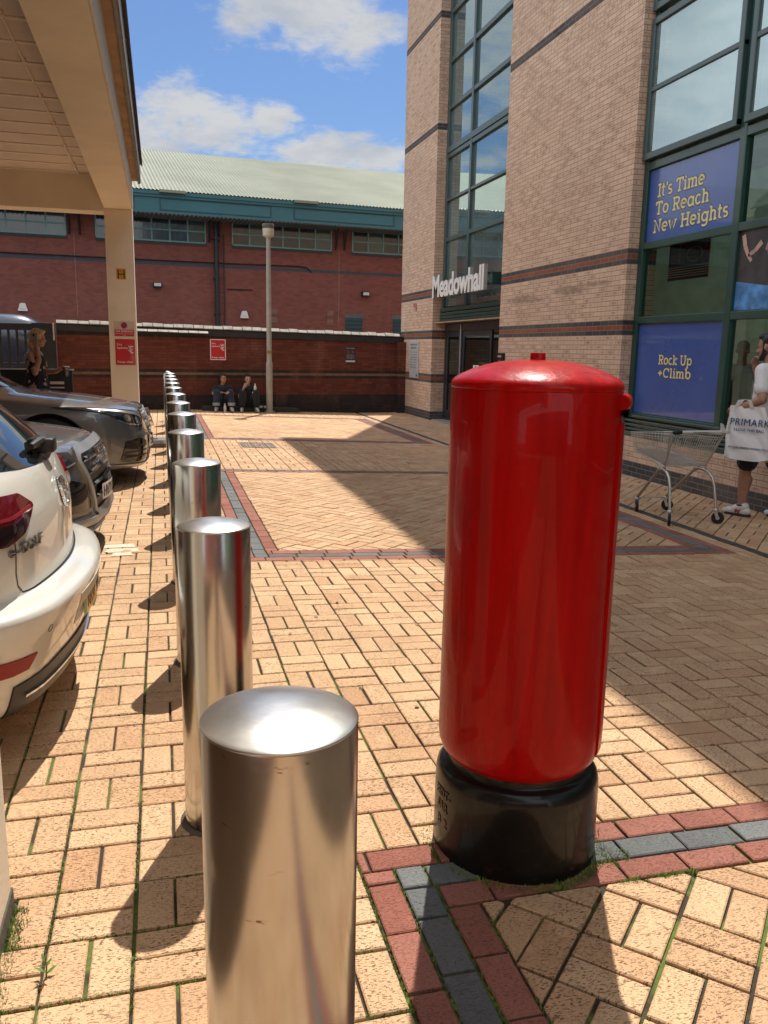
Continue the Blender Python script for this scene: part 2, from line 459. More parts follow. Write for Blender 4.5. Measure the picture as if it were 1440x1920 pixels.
def pane_mat(name, tint=(.55, .72, .66), refl=.34, veil=0.):
    """coated window glass: part mirror, part tinted view of what is behind"""
    t = NT(name); nt = t.nt
    tr = t.n('ShaderNodeBsdfTransparent'); tr.inputs[0].default_value = (*tint, 1)
    gl = t.n('ShaderNodeBsdfGlossy'); gl.inputs['Roughness'].default_value = .012; gl.inputs[0].default_value = (.66, .81, .84, 1)
    fr = t.n('ShaderNodeFresnel'); fr.inputs[0].default_value = 1.5
    w = t.noise(t.world(), .9, 2)
    b = t.n('ShaderNodeBump'); b.inputs['Strength'].default_value = .02; b.inputs['Distance'].default_value = .05; t.link(w, b.inputs['Height'])
    t.link(b.outputs[0], gl.inputs['Normal'])
    mx = t.n('ShaderNodeMixShader'); t.link((S(nt, fr.outputs[0])*1.0+refl).clamp(), mx.inputs[0])
    t.link(tr.outputs[0], mx.inputs[1]); t.link(gl.outputs[0], mx.inputs[2])
    if veil:                                             # pale haze painted into the glass to lighten its dark reflections
        df = t.n('ShaderNodeBsdfDiffuse'); df.inputs[0].default_value = (.42, .56, .55, 1); m2 = t.n('ShaderNodeMixShader'); t.link(t.noise(t.world(), 1.1, 4)*veil*2., m2.inputs[0])
        t.link(mx.outputs[0], m2.inputs[1]); t.link(df.outputs[0], m2.inputs[2]); mx = m2
    t.shader(mx.outputs[0]); return t.m
def dark_glass(name, col=(.012, .016, .018), rough=.02):
    t = NT(name); t.P(Base_Color=(*col, 1), Roughness=rough, IOR=1.52, Coat_Weight=.6, Coat_Roughness=.01); return t.m

M = {}
M['paver'] = paver_mat('buff clay pavers', (.55, .338, .190), (.67, .452, .268), (.11, .055, .03), .92)
M['paver_red'] = paver_mat('red clay pavers', (.28, .105, .075), (.35, .145, .105), (.14, .04, .03), .6)
M['paver_grey'] = paver_mat('blue grey pavers', (.125, .132, .132), (.18, .187, .183), (.05, .055, .06), .35)
M['channel'] = simple('dark drainage channel', (.055, .048, .042), .8, var=.3, nsc=20, bump=.4)
M['bed'] = ground_mat()
M['asphalt'] = simple('asphalt', (.05, .05, .05), .9, var=.3, nsc=2., bump=.5, bsc=120)
GREY = (-4, -3, -2, -1, 0, 11, 13, 26, 28, 40, 42, 94, 95, 128, 129, 162, 163); RED = (12, 27, 41)
M['buff_brick'] = brick_mat('buff smudged brick', ((.66, .455, .325), (.73, .525, .385), (.585, .395, .28)), (.29, .20, .145), grey=GREY, red=RED, blotch=.72, marks=((13.45, 2.31, .80, .075), (13.0, 2.27, .5, .05), (11.7, 2.36, .75, .085), (10.9, 2.40, .5, .05)))
M['hall_brick'] = brick_mat('dark red brick', ((.225, .072, .056), (.27, .092, .068), (.175, .058, .048)), (.17, .10, .088), bl=.225, bh=.075, z0=0, grey=(), stain=.18, bump=.3, wash=(.33, .17, .13))
M['wall_brick'] = brick_mat('weathered red wall brick', ((.125, .034, .022), (.175, .050, .032), (.085, .026, .020)), (.055, .036, .028), bl=.216, bh=.0648, z0=.005, grey=(-3, -2, -1, 0, 1, 2, 3, 4, 11, 13, 25, 26, 27, 28, 29, 30), greyc=(.022, .022, .022), red=(12,), redc=(.22, .14, .085), stain=.40, wash=(.26, .12, .085))
M['cream'] = simple('cream masonry paint', (.80, .71, .575), .8, var=.07, nsc=1.5, bump=.12, bsc=60)
M['white_strip'] = simple('off white painted board', (.66, .62, .55), .6, var=.08)
M['soffit'] = simple('taupe soffit board', (.63, .56, .53), .75, var=.06, nsc=2)
M['soffit_joint'] = simple('pale cover strip', (.74, .66, .58), .6, var=.06)
M['slate'] = simple('weathered grey slate', (.13, .125, .125), .7, var=.35, nsc=9, bump=.5, bsc=30)
M['board'] = simple('stained overhang board', (.42, .27, .165), .8, var=.2, nsc=4)
M['steel'] = steel_mat('brushed stainless tube', .59, .19)
M['steel_cap'] = steel_mat('brushed stainless cap', .58, .33, True)
M['red'] = red_paint(); M['black_iron'] = black_paint()
M['frame_green'] = simple('dark green window frame', (.016, .062, .050), .35, var=.1, coat=.25)
M['frame_green2'] = simple('grey green window frame', (.045, .085, .082), .4, var=.1, coat=.2)
M['door_frame'] = simple('anthracite door frame', (.022, .026, .032), .35, var=.1, coat=.2)
M['pane'] = pane_mat('green tinted upper glass', (.25, .40, .37), .43, .15)
M['pane_low'] = pane_mat('green tinted shop glass', (.34, .50, .42), .03)
M['pane_door'] = pane_mat('clear door glass', (.55, .60, .60), .05)
M['teal'] = simple('teal fascia paint', (.030, .135, .165), .5, var=.08, nsc=.6)
M['teal_dark'] = simple('dark teal trim', (.014, .06, .072), .5, var=.08)
M['aqua'] = simple('aqua window frame', (.16, .34, .32), .5, var=.08)
M['hall_glass'] = dark_glass('dark hall glass', (.022, .028, .034), .08)
M['hall_glass_green'] = dark_glass('green hall glass', (.035, .075, .066), .1)
M['navy_steel'] = simple('blue black steelwork', (.012, .020, .026), .5)
M['white'] = simple('white paint', (.78, .78, .76), .45, var=.04)
M['off_white'] = simple('grey white plastic', (.62, .62, .60), .5, var=.06)
M['letter'] = simple('white sign letters', (.82, .82, .80), .4, var=.02)
M['letter_side'] = simple('pale grey letter returns', (.36, .35, .32), .5, var=.05)
M['poster_blue'] = simple('blue poster film', (.048, .108, .37), .28, var=.06, nsc=1.2, coat=.5)
M['poster_yellow'] = simple('pale yellow print', (.80, .70, .32), .4, var=.03)
M['sign_red'] = simple('red sign enamel', (.52, .018, .026), .35, var=.04, coat=.4)
M['sign_grey'] = simple('charcoal notice', (.035, .038, .045), .5)
M['yellow'] = simple('yellow plate', (.62, .33, .010), .45, var=.05)
M['black'] = simple('black plastic', (.010, .010, .011), .4, var=.1)
M['rubber'] = simple('black rubber', (.013, .013, .013), .75, var=.15)
M['chrome'] = simple('bright chrome', (.80, .80, .80), .16, 1., var=.03)
M['zinc'] = simple('galvanised steel', (.56, .55, .52), .42, .7, var=.12, nsc=9)
M['gate'] = simple('black gate paint', (.012, .015, .019), .45)
M['drain'] = simple('cast iron grate', (.085, .082, .075), .6, .3, var=.25)
M['rubber_grey'] = simple('worn grey rubber', (.14, .135, .125), .75, var=.2)
M['lead'] = simple('old lead flashing', (.20, .20, .20), .6, var=.2)
M['concrete'] = simple('stained concrete', (.28, .25, .21), .85, var=.2, bump=.4)
M['dirt'] = simple('dirt and old mortar', (.10, .085, .065), .95, var=.3, bump=.5)
M['moss'] = simple('moss and grass blades', (.15, .22, .035), .8, var=.4, nsc=30)
M['leaf'] = simple('weed leaves', (.10, .20, .02), .6, var=.3, nsc=30)
def roof_mat():
    t = NT('profiled roof sheet'); p = t.world(); n = t.noise(p, .5, 5); f = t.noise(t.vec(*t.xyz(p)), 8, 3)
    c = t.mix(n.ss(.3, .7), (.195, .205, .140), (.245, .255, .185)); c = t.mix(f.ss(.5, .8)*.3, c, (.28, .27, .20))
    t.P(Base_Color=c, Roughness=.5, Metallic=.1); return t.m
M['roof'] = roof_mat()
# ------------------------------------------------------------------ paving: every paver is a chamfered block, clipped to its bay
def clip(poly, a, b, c):
    """keep a*x+b*y<=c"""
    out = []
    for i in range(len(poly)):
        p, q = poly[i-1], poly[i]
        dp, dq = a*p[0]+b*p[1]-c, a*q[0]+b*q[1]-c
        if (dp <= 0) != (dq <= 0):
            t = dp/(dp-dq); out.append((p[0]+(q[0]-p[0])*t, p[1]+(q[1]-p[1])*t))
        if dq <= 0: out.append(q)
    return out
def area(p): return sum(p[i-1][0]*p[i][1]-p[i][0]*p[i-1][1] for i in range(len(p)))/2
def inset(poly, d):
    n = len(poly); ls = []
    for i in range(n):
        p, q = poly[i], poly[(i+1) % n]; ex, ey = q[0]-p[0], q[1]-p[1]; L = sqrt(ex*ex+ey*ey)
        if L < 1e-6: return None
        nx, ny = ey/L, -ex/L; ls.append((nx, ny, nx*p[0]+ny*p[1]-d))
    out = []
    for i in range(n):
        a1, b1, c1 = ls[i-1]; a2, b2, c2 = ls[i]; D = a1*b2-a2*b1
        if abs(D) < 1e-6: return None
        out.append(((c1*b2-c2*b1)/D, (a1*c2-a2*c1)/D))
    return out
PAV = MB(); prng = random.Random(3)
def add_paver(poly, mi):
    q = []
    for p in poly:
        if not q or (abs(p[0]-q[-1][0])+abs(p[1]-q[-1][1])) > .002: q.append(p)
    if len(q) > 2 and (abs(q[0][0]-q[-1][0])+abs(q[0][1]-q[-1][1])) < .002: q.pop()
    if len(q) < 3: return
    if area(q) < 0: q = q[::-1]
    if area(q) < .0007: return
    j = .0040+prng.random()*.0016
    A = inset(q, j); B = inset(q, j+.0035)
    if not A or not B or area(B) <= .0003 or area(A) <= 0: return
    h = prng.gauss(0, .0009); tx, ty = prng.gauss(0, .006), prng.gauss(0, .006)
    dx, dy = prng.gauss(0, .0011), prng.gauss(0, .0011)
    cx_ = sum(p[0] for p in q)/len(q); cy_ = sum(p[1] for p in q)/len(q)
    Z = lambda p: gz(p[0], p[1])+h+tx*(p[0]-cx_)+ty*(p[1]-cy_)
    n = len(q); tone = prng.random()+prng.randrange(40)
    i = len(PAV.v)
    PAV.v += [(p[0]+dx, p[1]+dy, Z(p)) for p in B]+[(p[0]+dx, p[1]+dy, Z(p)-.0032) for p in A]+[(p[0]+dx, p[1]+dy, Z(p)-.016) for p in A]
    PAV.f.append([i+k for k in range(n)]); PAV.mi.append(mi); PAV.at.append(tone)
    for l in (0, 1):
        for k in range(n):
            k2 = (k+1) % n
            PAV.f.append([i+l*n+k, i+(l+1)*n+k, i+(l+1)*n+k2, i+l*n+k2]); PAV.mi.append(mi); PAV.at.append(tone)
PU = .1015                                        # paver module
def bay(x0, x1, y0, y1, pattern, ox=0., oy=0., mi=0, holes=()):
    """fill a rectangle with basket weave (straight or at 45 degrees)"""
    c, s = (1, 0) if pattern == 'straight' else (cos(pi/4), sin(pi/4))
    tr = lambda u, v: (ox+u*c-v*s, oy+u*s+v*c)
    cs = [((x-ox)*c+(y-oy)*s, -(x-ox)*s+(y-oy)*c) for x in (x0, x1) for y in (y0, y1)]
    B = 2*PU
    for I in range(floor(min(k[0] for k in cs)/B)-1, floor(max(k[0] for k in cs)/B)+2):
        for J in range(floor(min(k[1] for k in cs)/B)-1, floor(max(k[1] for k in cs)/B)+2):
            for k in (0, 1):
                if (I+J) % 2: r = [(I*B, J*B+k*PU), (I*B+B, J*B+k*PU), (I*B+B, J*B+k*PU+PU), (I*B, J*B+k*PU+PU)]
                else: r = [(I*B+k*PU, J*B), (I*B+k*PU+PU, J*B), (I*B+k*PU+PU, J*B+B), (I*B+k*PU, J*B+B)]
                p = [tr(*q) for q in r]
                for (a, b, d) in ((-1, 0, -x0), (1, 0, x1), (0, -1, -y0), (0, 1, y1)):
                    p = clip(p, a, b, d)
                    if len(p) < 3: break
                if len(p) >= 3: add_paver(p, mi)
def course(x0, x1, y0, y1, mi, along, L=2*PU, off=0.):
    """one row of pavers laid end to end"""
    a0, a1 = (x0, x1) if along == 'x' else (y0, y1); k = a0-off*L
    while k < a1:
        s, e = max(a0, k), min(a1, k+L)
        if e-s > .02: add_paver([(s, y0), (e, y0), (e, y1), (s, y1)] if along == 'x' else [(x0, s), (x1, s), (x1, e), (x0, e)], mi)
        k += L
BX = (.50, .594, .69, .786)                       # left arm of every bay border: red, grey, red
RX = (4.17, 4.27, 4.37, 4.47)                     # right arm
CHX = (4.62, 4.72)
# strip under the bollards and the parking bays
bay(-5.2, BX[0], -3.6, 21.2, 'straight', -.312, 2.161)
# bay in the foreground, its border, the plain strip behind it
bay(BX[3], RX[0], -3.6, 1.871, 'diag', 1.0, 1.42)
yy = (1.871, 1.966, 2.063, 2.161)
for i, m in ((0, 1), (1, 2), (2, 1)):
    course(BX[2-i]+.0, RX[1+i], yy[i], yy[i+1], m, 'x', off=.3+.27*i)
    course(BX[2-i], BX[3-i], -3.6, yy[i], m, 'y', off=.2*i)
    course(RX[i], RX[i+1], -3.6, yy[i], m, 'y', off=.4)
bay(BX[0], RX[3], 2.161, 5.64, 'straight', -.312, 2.161)
def border(y0, y1, top=True, grey_top=False):
    ys = [y0+.1*k for k in range(4)]
    for i, m in ((0, 1), (1, 2), (2, 1)):
        course(BX[i], RX[3-i], ys[i], ys[i+1], m, 'x', off=.2+.3*i)
        course(BX[i], BX[i+1], ys[i+1], y1, m, 'y', off=.3*i)
        course(RX[2-i], RX[3-i], ys[i+1], y1, m, 'y', off=.1+.3*i)
# second bay
border(5.64, 9.95)
bay(BX[3], RX[0], 5.94, 9.95, 'diag', 2.1, 7.0)
course(BX[0], RX[3], 9.95, 10.05, 1, 'x'); course(BX[0], RX[3], 10.05, 10.15, 2, 'x', off=.5)
bay(BX[0], RX[3], 10.15, 13.5, 'straight', -.312, 2.161)
# third bay
border(13.5, 18.3)
bay(BX[3], RX[0], 13.8, 18.3, 'diag', 2.4, 15.)
for i, m in ((0, 1), (1, 2), (2, 1)): course(BX[0], RX[3], 18.3+.1*i, 18.4+.1*i, m, 'x', off=.3*i)
bay(BX[0], RX[3], 18.6, 21.2, 'straight', -.312, 2.161)
# channel and the strip along the mall
bay(RX[3], CHX[0], -3.6, 21.2, 'straight', .05, 0)
course(CHX[0], CHX[1], -3.6, 21.2, 3, 'y')
bay(CHX[1], 6.6, -3.6, 21.2, 'diag', 5.3, 6.6)
pv = PAV.build('paving', [M['paver'], M['paver_red'], M['paver_grey'], M['channel']], attr='tone'); tag(pv, kind='structure')
# bed of the joints
mb = MB(); xs = [-14, -8, -5.2, .55]+[.55+4.05*k/10 for k in range(1, 11)]+[6.7]; ys = [-3.8, -2, -.6, 0, 1, 2, 3, 4, 5, 5.5, 8, 12, 16, 21.2, 22.5]
mb.grid([[(x, y, gz(x, y)-.0105) for x in xs] for y in ys])
tag(mb.build('paving_bed', M['bed']), kind='structure')
mb = MB(); mb.poly([(-14, -12, -.02), (6.6, -12, -.05), (6.6, -3.6, -.05), (-14, -3.6, -.02)]); tag(mb.build('paving', M['paver']), kind='structure')
mb = MB(); mb.poly([(-700, -700, -.2), (700, -700, -.2), (700, 900, -.2), (-700, 900, -.2)])
tag(mb.build('ground', M['asphalt']), kind='structure')

# moss and grass in the joints: nobody could count the blades
def moss_bunch(mb, x, y, r, n, h, rng):
    for k in range(n):
        a = rng.random()*2*pi; d = r*sqrt(rng.random()); px, py = x+d*cos(a), y+d*sin(a); z = gz(px, py)-.006
        L = h*(.35+rng.random()); b = rng.random()*2*pi; w = .0012+.0014*rng.random(); l = L*(.2+.7*rng.random())
        t = (px+l*cos(b), py+l*sin(b), z+L)
        mb.poly([(px-w*sin(b), py+w*cos(b), z), (px+w*sin(b), py-w*cos(b), z), t])
mb = MB(); rg = random.Random(11)
PBX, PBY = .997, 2.145
for k in range(420):                                     # ring round the pillar box
    a = rg.random()*2*pi
    if rg.random() < .25+.75*max(0, -sin(a-.3)): moss_bunch(mb, PBX+.262*cos(a), PBY+.262*sin(a), .018, 18, .011, rg)
for k in range(46): moss_bunch(mb, PBX+.27*cos(-.55)+rg.gauss(0, .03), PBY-.16+rg.gauss(0, .02), .018, 14, .012, rg)
for k in range(60): moss_bunch(mb, rg.uniform(1.2, 1.45), 1.867+rg.gauss(0, .003), .008, 12, .012, rg)
for bx in range(-3, 7):                                  # along the joints by the bollards
    X = -.312+2*PU*bx
    if X > .5: continue
    y = .9
    while y < 4.6:
        if mnoise.noise(Vector((X*2, y*1.6, 0))) > -.12 and rg.random() < .85: moss_bunch(mb, X+rg.gauss(0, .003), y, .006, 13, .008*(1 if y < 3 else .7), rg)
        y += .018
for k in range(16):
    Y = 2.161+2*PU*(k-6)
    x = -.7
    while x < .5:
        if mnoise.noise(Vector((x*2.2, Y*1.7, 4))) > -.02 and rg.random() < .8: moss_bunch(mb, x, Y+rg.gauss(0, .003), .006, 11, .008, rg)
        x += .018
for k in range(200): moss_bunch(mb, rg.choice((.5, .594, .69, .786))+rg.gauss(0, .003), rg.uniform(1.0, 2.1), .006, 9, .010, rg)
for k in range(150): moss_bunch(mb, -.402+rg.gauss(0, .012), rg.uniform(1.6, 2.12), .012, 18, .012, rg)
tag(mb.build('moss', M['moss'], smooth=None), kind='stuff')
def weed(x, y, h, label, n=9, seed=1):
    r = random.Random(seed); t = thing('weed', label, 'weed', (x, y, gz(x, y)-.004), group='weeds in the paving joints'); s = MB(); l = MB()
    s.tube([(0, 0, 0), (.003, .001, h*.5), (.001, -.002, h)], [.0022, .0017, .0008], 5)
    for k in range(n):
        a = k*2.4+r.random()*.5; z = h*(.2+.8*k/n); L = h*(.55-.25*k/n)*(1 if k < n-2 else .6); w = L*.16
        d = Vector((cos(a), sin(a), .55+.5*k/n)).normalized(); sd = Vector((-sin(a), cos(a), 0)); p = Vector((0, 0, z))
        c = [p, p+d*L*.4+sd*w, p+d*L+Vector((0, 0, -L*.12)), p+d*L*.4-sd*w]
        l.poly(c)
    s.build('stem', M['leaf'], t, local=True); l.build('leaves', M['leaf'], t, local=True); return t
weed(-.303, 1.842, .062, 'small upright weed in a sunlit joint between the first bollard and the cream column', seed=2)
weed(1.02, 1.895, .022, 'tiny four leaved weed at the foot of the red pillar box', 5, seed=5)
weed(-.385, 1.99, .022, 'low sprout beside the cream column foot near the camera', 6, seed=8)
# ------------------------------------------------------------------ mall building (front plane x = FX)
FX = 5.90; YC = 20.87; EV = 13.55                       # front, far corner, eaves height
mall = thing('mall_building', 'buff brick mall entrance building with dark green window bays', 'building', (FX, 14, -.13))
DEP = .28
PIER0, PIER1 = 18.30, YC                                # far pier
MAIN0, MAIN1 = 10.14, 14.38                              # main pier
E0, E1 = MAIN1, PIER0                                   # entrance bay
WIN0 = -9.
def wall_block(y0, y1, z0, z1, name='brick_wall', dep=3.0, x0=FX):
    mb = MB(); mb.box(x0, x0+dep, y0, y1, z0, z1); return mb.build(name, M['buff_brick'], mall)
wall_block(PIER0, PIER1, -.2, EV); wall_block(MAIN0, MAIN1, -.2, EV, dep=.42)
mb = MB(); mb.box(FX+.42, FX+3.0, MAIN0+.03, MAIN1-.03, -.2, EV); mb.build('pier_lining', simple('pale green plaster', (.50, .54, .46), .8), mall)
# depth of the building beyond
mb = MB(); mb.box(FX+3.0, FX+26, 17.0, YC-.001, -.2, EV); mb.build('rear_wall', M['buff_brick'], mall)
wall_block(WIN0, MAIN0, -.2, .385, 'plinth_wall', .35)
mb = MB(); mb.box(FX+DEP+.05, FX+3, MAIN1, PIER0, EV-1.5, EV); mb.box(FX+DEP+.05, FX+3, WIN0, MAIN0, EV-1.5, EV); mb.build('brick_wall', M['buff_brick'], mall)
mb = MB(); mb.box(4.80, FX+3.3, WIN0, YC+.02, EV, EV+.28); mb.box(FX+3.3, FX+26, 17, YC+.02, EV, EV+.28); mb.build('roof', M['teal_dark'], mall)
mb = MB(); mb.box(FX+8, FX+8.2, WIN0, 17, -.2, EV); mb.box(FX+.3, FX+8, WIN0, WIN0+.2, -.2, EV)
mb.build('inner_wall', simple('interior plaster', (.46, .48, .41), .8), mall)
mb = MB()
for z in (3.78, 8.0): mb.box(FX+.45, FX+1.5, WIN0+.2, 14.3, z, z+.3)
mb.box(FX+.34, FX+8, WIN0+.2, 17, -.2, -.125)
mb.build('floor_slab', simple('interior slab', (.46, .45, .42), .6), mall)
col_m = simple('cream interior column', (.5, .48, .38), .7)
for (y, x) in ((8.75, FX+2.0), (4.0, FX+2.2), (16.4, FX+3.2)):
    mb = MB(); mb.lathe([(.2, -.12), (.2, 3.7)], 20, (x, y, 0)); mb.build('inner_column', col_m, mall)
mb = MB(); mb.box(FX+5.2, FX+5.3, 10.4, 14.2, -.12, 3.72); mb.box(FX+.35, FX+5.2, 14.25, 14.32, -.12, 3.72); mb.build('partition', simple('dim partition', (.20, .22, .19), .8), mall)

mb = MB(); mb.box(-9, FX-.02, -13, -12, -.2, 5.2); mb.build('added_screen_wall', M['hall_brick'], mall)  # unseen wall added behind the camera to darken reflections in the glossy paint
def frame_bar(mb, x0, x1, y0, y1, z0, z1): mb.cbox(x0, x1, y0, y1, z0, z1, .008)
def pane_sheet(mb, x, y0, y1, z0, z1):
    mb.poly([(x, y0, z0), (x, y0, z1), (x, y1, z1), (x, y1, z0)])
# --- entrance bay
EX = FX+.25
w = MB(); fw = .065
Ys = (E0+.0, 16.78, E1)
lv_up = (3.82, 5.55, 6.52, 7.45, 8.4, 9.4, 10.4, 11.4, 12.05)
for z in lv_up: frame_bar(w, EX-.03, EX+.06, E0, E1, z-.045, z+.045)
frame_bar(w, EX-.028, EX+.062, E0, E1, 4.62, 4.68)
for y in (E0+.05, 16.80, E1-.05): frame_bar(w, EX-.04, EX+.07, y-.05, y+.05, 2.05, 12.05)
frame_bar(w, EX-.05, EX+.07, E0, E1, 5.60, 5.72)
win = w.build('curtain_wall', M['frame_green2'], mall)
w = MB()
for z0, z1 in ((2.06, 2.12), (2.13, 2.19), (2.20, 2.26), (2.28, 2.36)): frame_bar(w, EX-.09, EX+.05, E0+.01, E1-.01, z0, z1)
w.build('louvre_band', M['frame_green'], mall)
g = MB()
for a, b in ((E0+.1, 16.75), (16.85, E1-.1)):
    for z0, z1 in zip((2.36,)+lv_up, lv_up): pane_sheet(g, EX+.02, a, b, z0+.04, z1-.04)
g.build('glass', M['pane'], win)
# rough timber strip over the doors
mb = MB(); mb.cbox(FX+.06, FX+.16, E0+.01, E1-.01, 2.035, 2.06, .004); mb.build('head_strip', M['board'], mall)
# doors
d = MB(); DX = FX+.30
frame_bar(d, DX, DX+.08, E0, E1, 1.86, 2.03)
for y in (E0+.045, E1-.05): frame_bar(d, DX, DX+.08, y-.045, y+.045, -.12, 1.87)
frame_bar(d, DX-.01, DX+.07, 17.16, 17.30, -.12, 1.87)
for (a, b) in ((17.30, 18.2), (15.58-.06, 17.16)):
    frame_bar(d, DX+.012, DX+.066, a, a+.10, -.10, 1.86); frame_bar(d, DX+.012, DX+.066, b-.10, b, -.10, 1.86)
    frame_bar(d, DX+.014, DX+.064, a+.1, b-.1, -.10, .12); frame_bar(d, DX+.014, DX+.064, a+.1, b-.1, 1.74, 1.86)
frame_bar(d, DX+.012, DX+.066, E0+.09, E0+.2, -.1, 1.86)
door = d.build('sliding_door', M['door_frame'], mall)
g = MB(); pane_sheet(g, DX+.04, 17.40, 18.10, .12, 1.74); pane_sheet(g, DX+.04, 15.62, 17.06, .12, 1.74); pane_sheet(g, DX+.04, E0+.2, 15.52, -.1, 1.86)
g.build('glass', M['pane_door'], door)
mb = MB(); mb.cbox(DX-.025, DX-.005, 17.19, 17.225, -.12, 2.0, .004); mb.build('door_rail', M['zinc'], door)
mb = MB(); mb.cbox(FX+.04, DX+.1, E0, E1, -.14, -.098, .004); mb.build('threshold', M['zinc'], mall)
def fx_face(X): return lambda u, v, d_: (X-d_, u, v)          # seen from -x: u runs to smaller y, so letters need -y
def face_left(X, y0):                                         # text frame on a wall that faces -x: reading direction is -y
    return lambda u, v, d_: (X-d_, y0-u, v)
st = thing('door_sticker', 'white and blue notice stuck on the entrance door glass', 'sticker', (DX+.03, 16.5, .95))
mb = MB(); mb.cbox(DX+.028, DX+.034, 16.05, 16.95, .88, 1.0, .001); mb.cbox(DX+.026, DX+.034, 16.18, 16.5, 1.0, 1.16, .001); mb.build('sheet', M['white'], st)
mb = MB(); f = face_left(DX+.025, 16.34); mb.poly([f(.06*cos(a*pi/12), 1.08+.06*sin(a*pi/12), .001) for a in range(24)]); mb.build('roundel', simple('blue roundel', (.02, .05, .25), .4), st)
mb = MB(); mb.poly([f(-.008, 1.06, .002), f(.008, 1.06, .002), f(.008, 1.10, .002), f(-.008, 1.10, .002)]); mb.poly([f(.012*cos(a*pi/6), 1.115+.012*sin(a*pi/6), .002) for a in range(12)])
f2 = face_left(DX+.027, 16.93); put_text(mb, 'Automatic door', f2, .03, .92, .40, .03, .01, thick=.0); mb.build('lettering', M['white'], st)
# door control by the main pier
t = thing('door_control', 'small black door control box with red button on the brick pier', 'control box', (FX, 14.2, 1.25))
mb = MB(); mb.cbox(FX-.05, FX, 14.06, 14.32, 1.14, 1.42, .006); mb.build('case', M['black'], t)
mb = MB(); f = face_left(FX-.05, 14.19); mb.prism([(.05*cos(a*pi/10), 1.25+.05*sin(a*pi/10)) for a in range(20)], f, 0, .008); mb.build('button', M['sign_red'], t)
mb = MB(); put_text(mb, 'PRESS', f, 0, 1.345, .15, .03, .01, thick=.002, center=True); mb.build('lettering', M['white'], t)
# steel opening hours board on the far pier
t = thing('opening_hours_board', 'pale grey information board with lines of text on the far brick pier', 'sign', (FX, 19.6, .8))
mb = MB(); mb.cbox(FX-.03, FX, 19.25, 19.95, .78, 1.64, .006); mb.build('board', simple('silver board', (.50, .52, .52), .5, .2), t)
mb = MB(); f = face_left(FX-.03, 19.95)
put_text(mb, 'Meadowhall', f, .08, 1.55, .54, .04, .008, thick=.001); put_text(mb, 'Opening Times', f, .08, 1.47, .5, .05, .012, thick=.001)
for k, (a, b) in enumerate((('Monday', '10am - 9pm'), ('Tuesday', '10am - 9pm'), ('Wednesday', '10am - 9pm'), ('Thursday', '10am - 9pm'), ('Friday', '10am - 9pm'), ('Saturday', '9am - 7pm'), ('Sunday', '11am - 5pm'))):
    put_text(mb, a, f, .08, 1.38-.06*k, .16 if len(a) < 8 else .2, .03, .0, thick=.001); put_text(mb, b, f, .36, 1.38-.06*k, .24, .03, .0, thick=.001)
mb.cbox(FX-.036, FX-.03, 19.3, 19.36, .82, .88, .001)
mb.build('lettering', M['sign_grey'], t)
t = thing('wall_tag', 'small red and white tag high on the far brick pier', 'tag', (FX, 19.65, 2.38))
mb = MB(); mb.cbox(FX-.02, FX, 19.52, 19.62, 2.36, 2.52, .003); mb.cbox(FX-.02, FX, 19.68, 19.78, 2.44, 2.54, .003); mb.build('plate', simple('pinkish tag', (.5, .2, .2), .5), t)
# big white letters
SX = FX-.17
t = thing('entrance_sign', 'large white Meadowhall lettering standing proud above the entrance doors', 'sign', (SX, 16.3, 2.5))
mb = MB(); f0 = face_left(SX, 17.84)
put_text(mb, 'Meadowhall', f0, 0, 2.57, 3.03, .43, .032, thick=.004, space=.97); mb.build('letter_face', M['letter'], t)
mb = MB(); f1 = face_left(SX+.07, 17.84); put_text(mb, 'Meadowhall', f1, 0, 2.57, 3.03, .43, .031, thick=.0695, space=.97); mb.build('letter_return', M['letter_side'], t)
mb = MB()
for z in (2.66, 2.85): mb.cbox(SX+.10, SX+.14, 14.7, 18.2, z-.02, z+.02, .004)
for y in (14.75, 16.8, 18.15): mb.cbox(SX+.14, EX-.03, y-.02, y+.02, 2.64, 2.87, .004)
mb.build('support_rail', M['frame_green'], t)

# --- shop window bay in the foreground
GX = FX+.15
w = MB()
cols = [MAIN0, 8.22, 6.28, 4.34, 2.40, .46, -1.48, -3.42, -5.4, -7.4]
edges = [MAIN0-.02]+cols[1:]
for i, y in enumerate(cols): frame_bar(w, GX-.0, GX+.10, (y-.055 if i else MAIN0-.10), (y+.055 if i else MAIN0-.001), .40, EV-1.5)
for z, h in ((.62, .06), (1.88, .045), (2.81, .045), (3.78, .05)): frame_bar(w, GX+.005, GX+.095, WIN0, MAIN0-.002, z-h, z+h)
frame_bar(w, GX-.12, GX+.05, WIN0, MAIN0-.003, .385, .45)
win = w.build('shop_window', M['frame_green'], mall)
w = MB()
for z in (.46, .515, .57, .63): frame_bar(w, GX-.075, GX+.02, WIN0, MAIN0-.004, z, z+.034)
w.build('louvre_band', M['frame_green'], mall)
# projecting upper panels
w = MB(); g = MB()
zs = (3.85, 4.67, 5.50)
lv = [(3.85, 5.50), (5.58, 7.3), (7.38, 9.1), (9.18, 10.9)]
for i in range(len(cols)-1):
    y1, y0 = (cols[i]-.06 if i else MAIN0-.03), cols[i+1]+.06
    for (a, b) in lv:
        frame_bar(w, GX-.06, GX+.06, y0, y1, a, a+.08); frame_bar(w, GX-.06, GX+.06, y0, y1, b-.08, b)
        frame_bar(w, GX-.058, GX+.058, y0, y0+.08, a+.01, b-.01); frame_bar(w, GX-.058, GX+.058, y1-.08, y1, a+.01, b-.01)
        frame_bar(w, GX-.05, GX+.05, y0, y1, (a+b)/2-.03, (a+b)/2+.03)
        pane_sheet(g, GX-.03, y0+.08, y1-.08, a+.08, b-.08)
up = w.build('upper_window', M['frame_green2'], mall); g.build('glass', M['pane'], up)
g = MB()
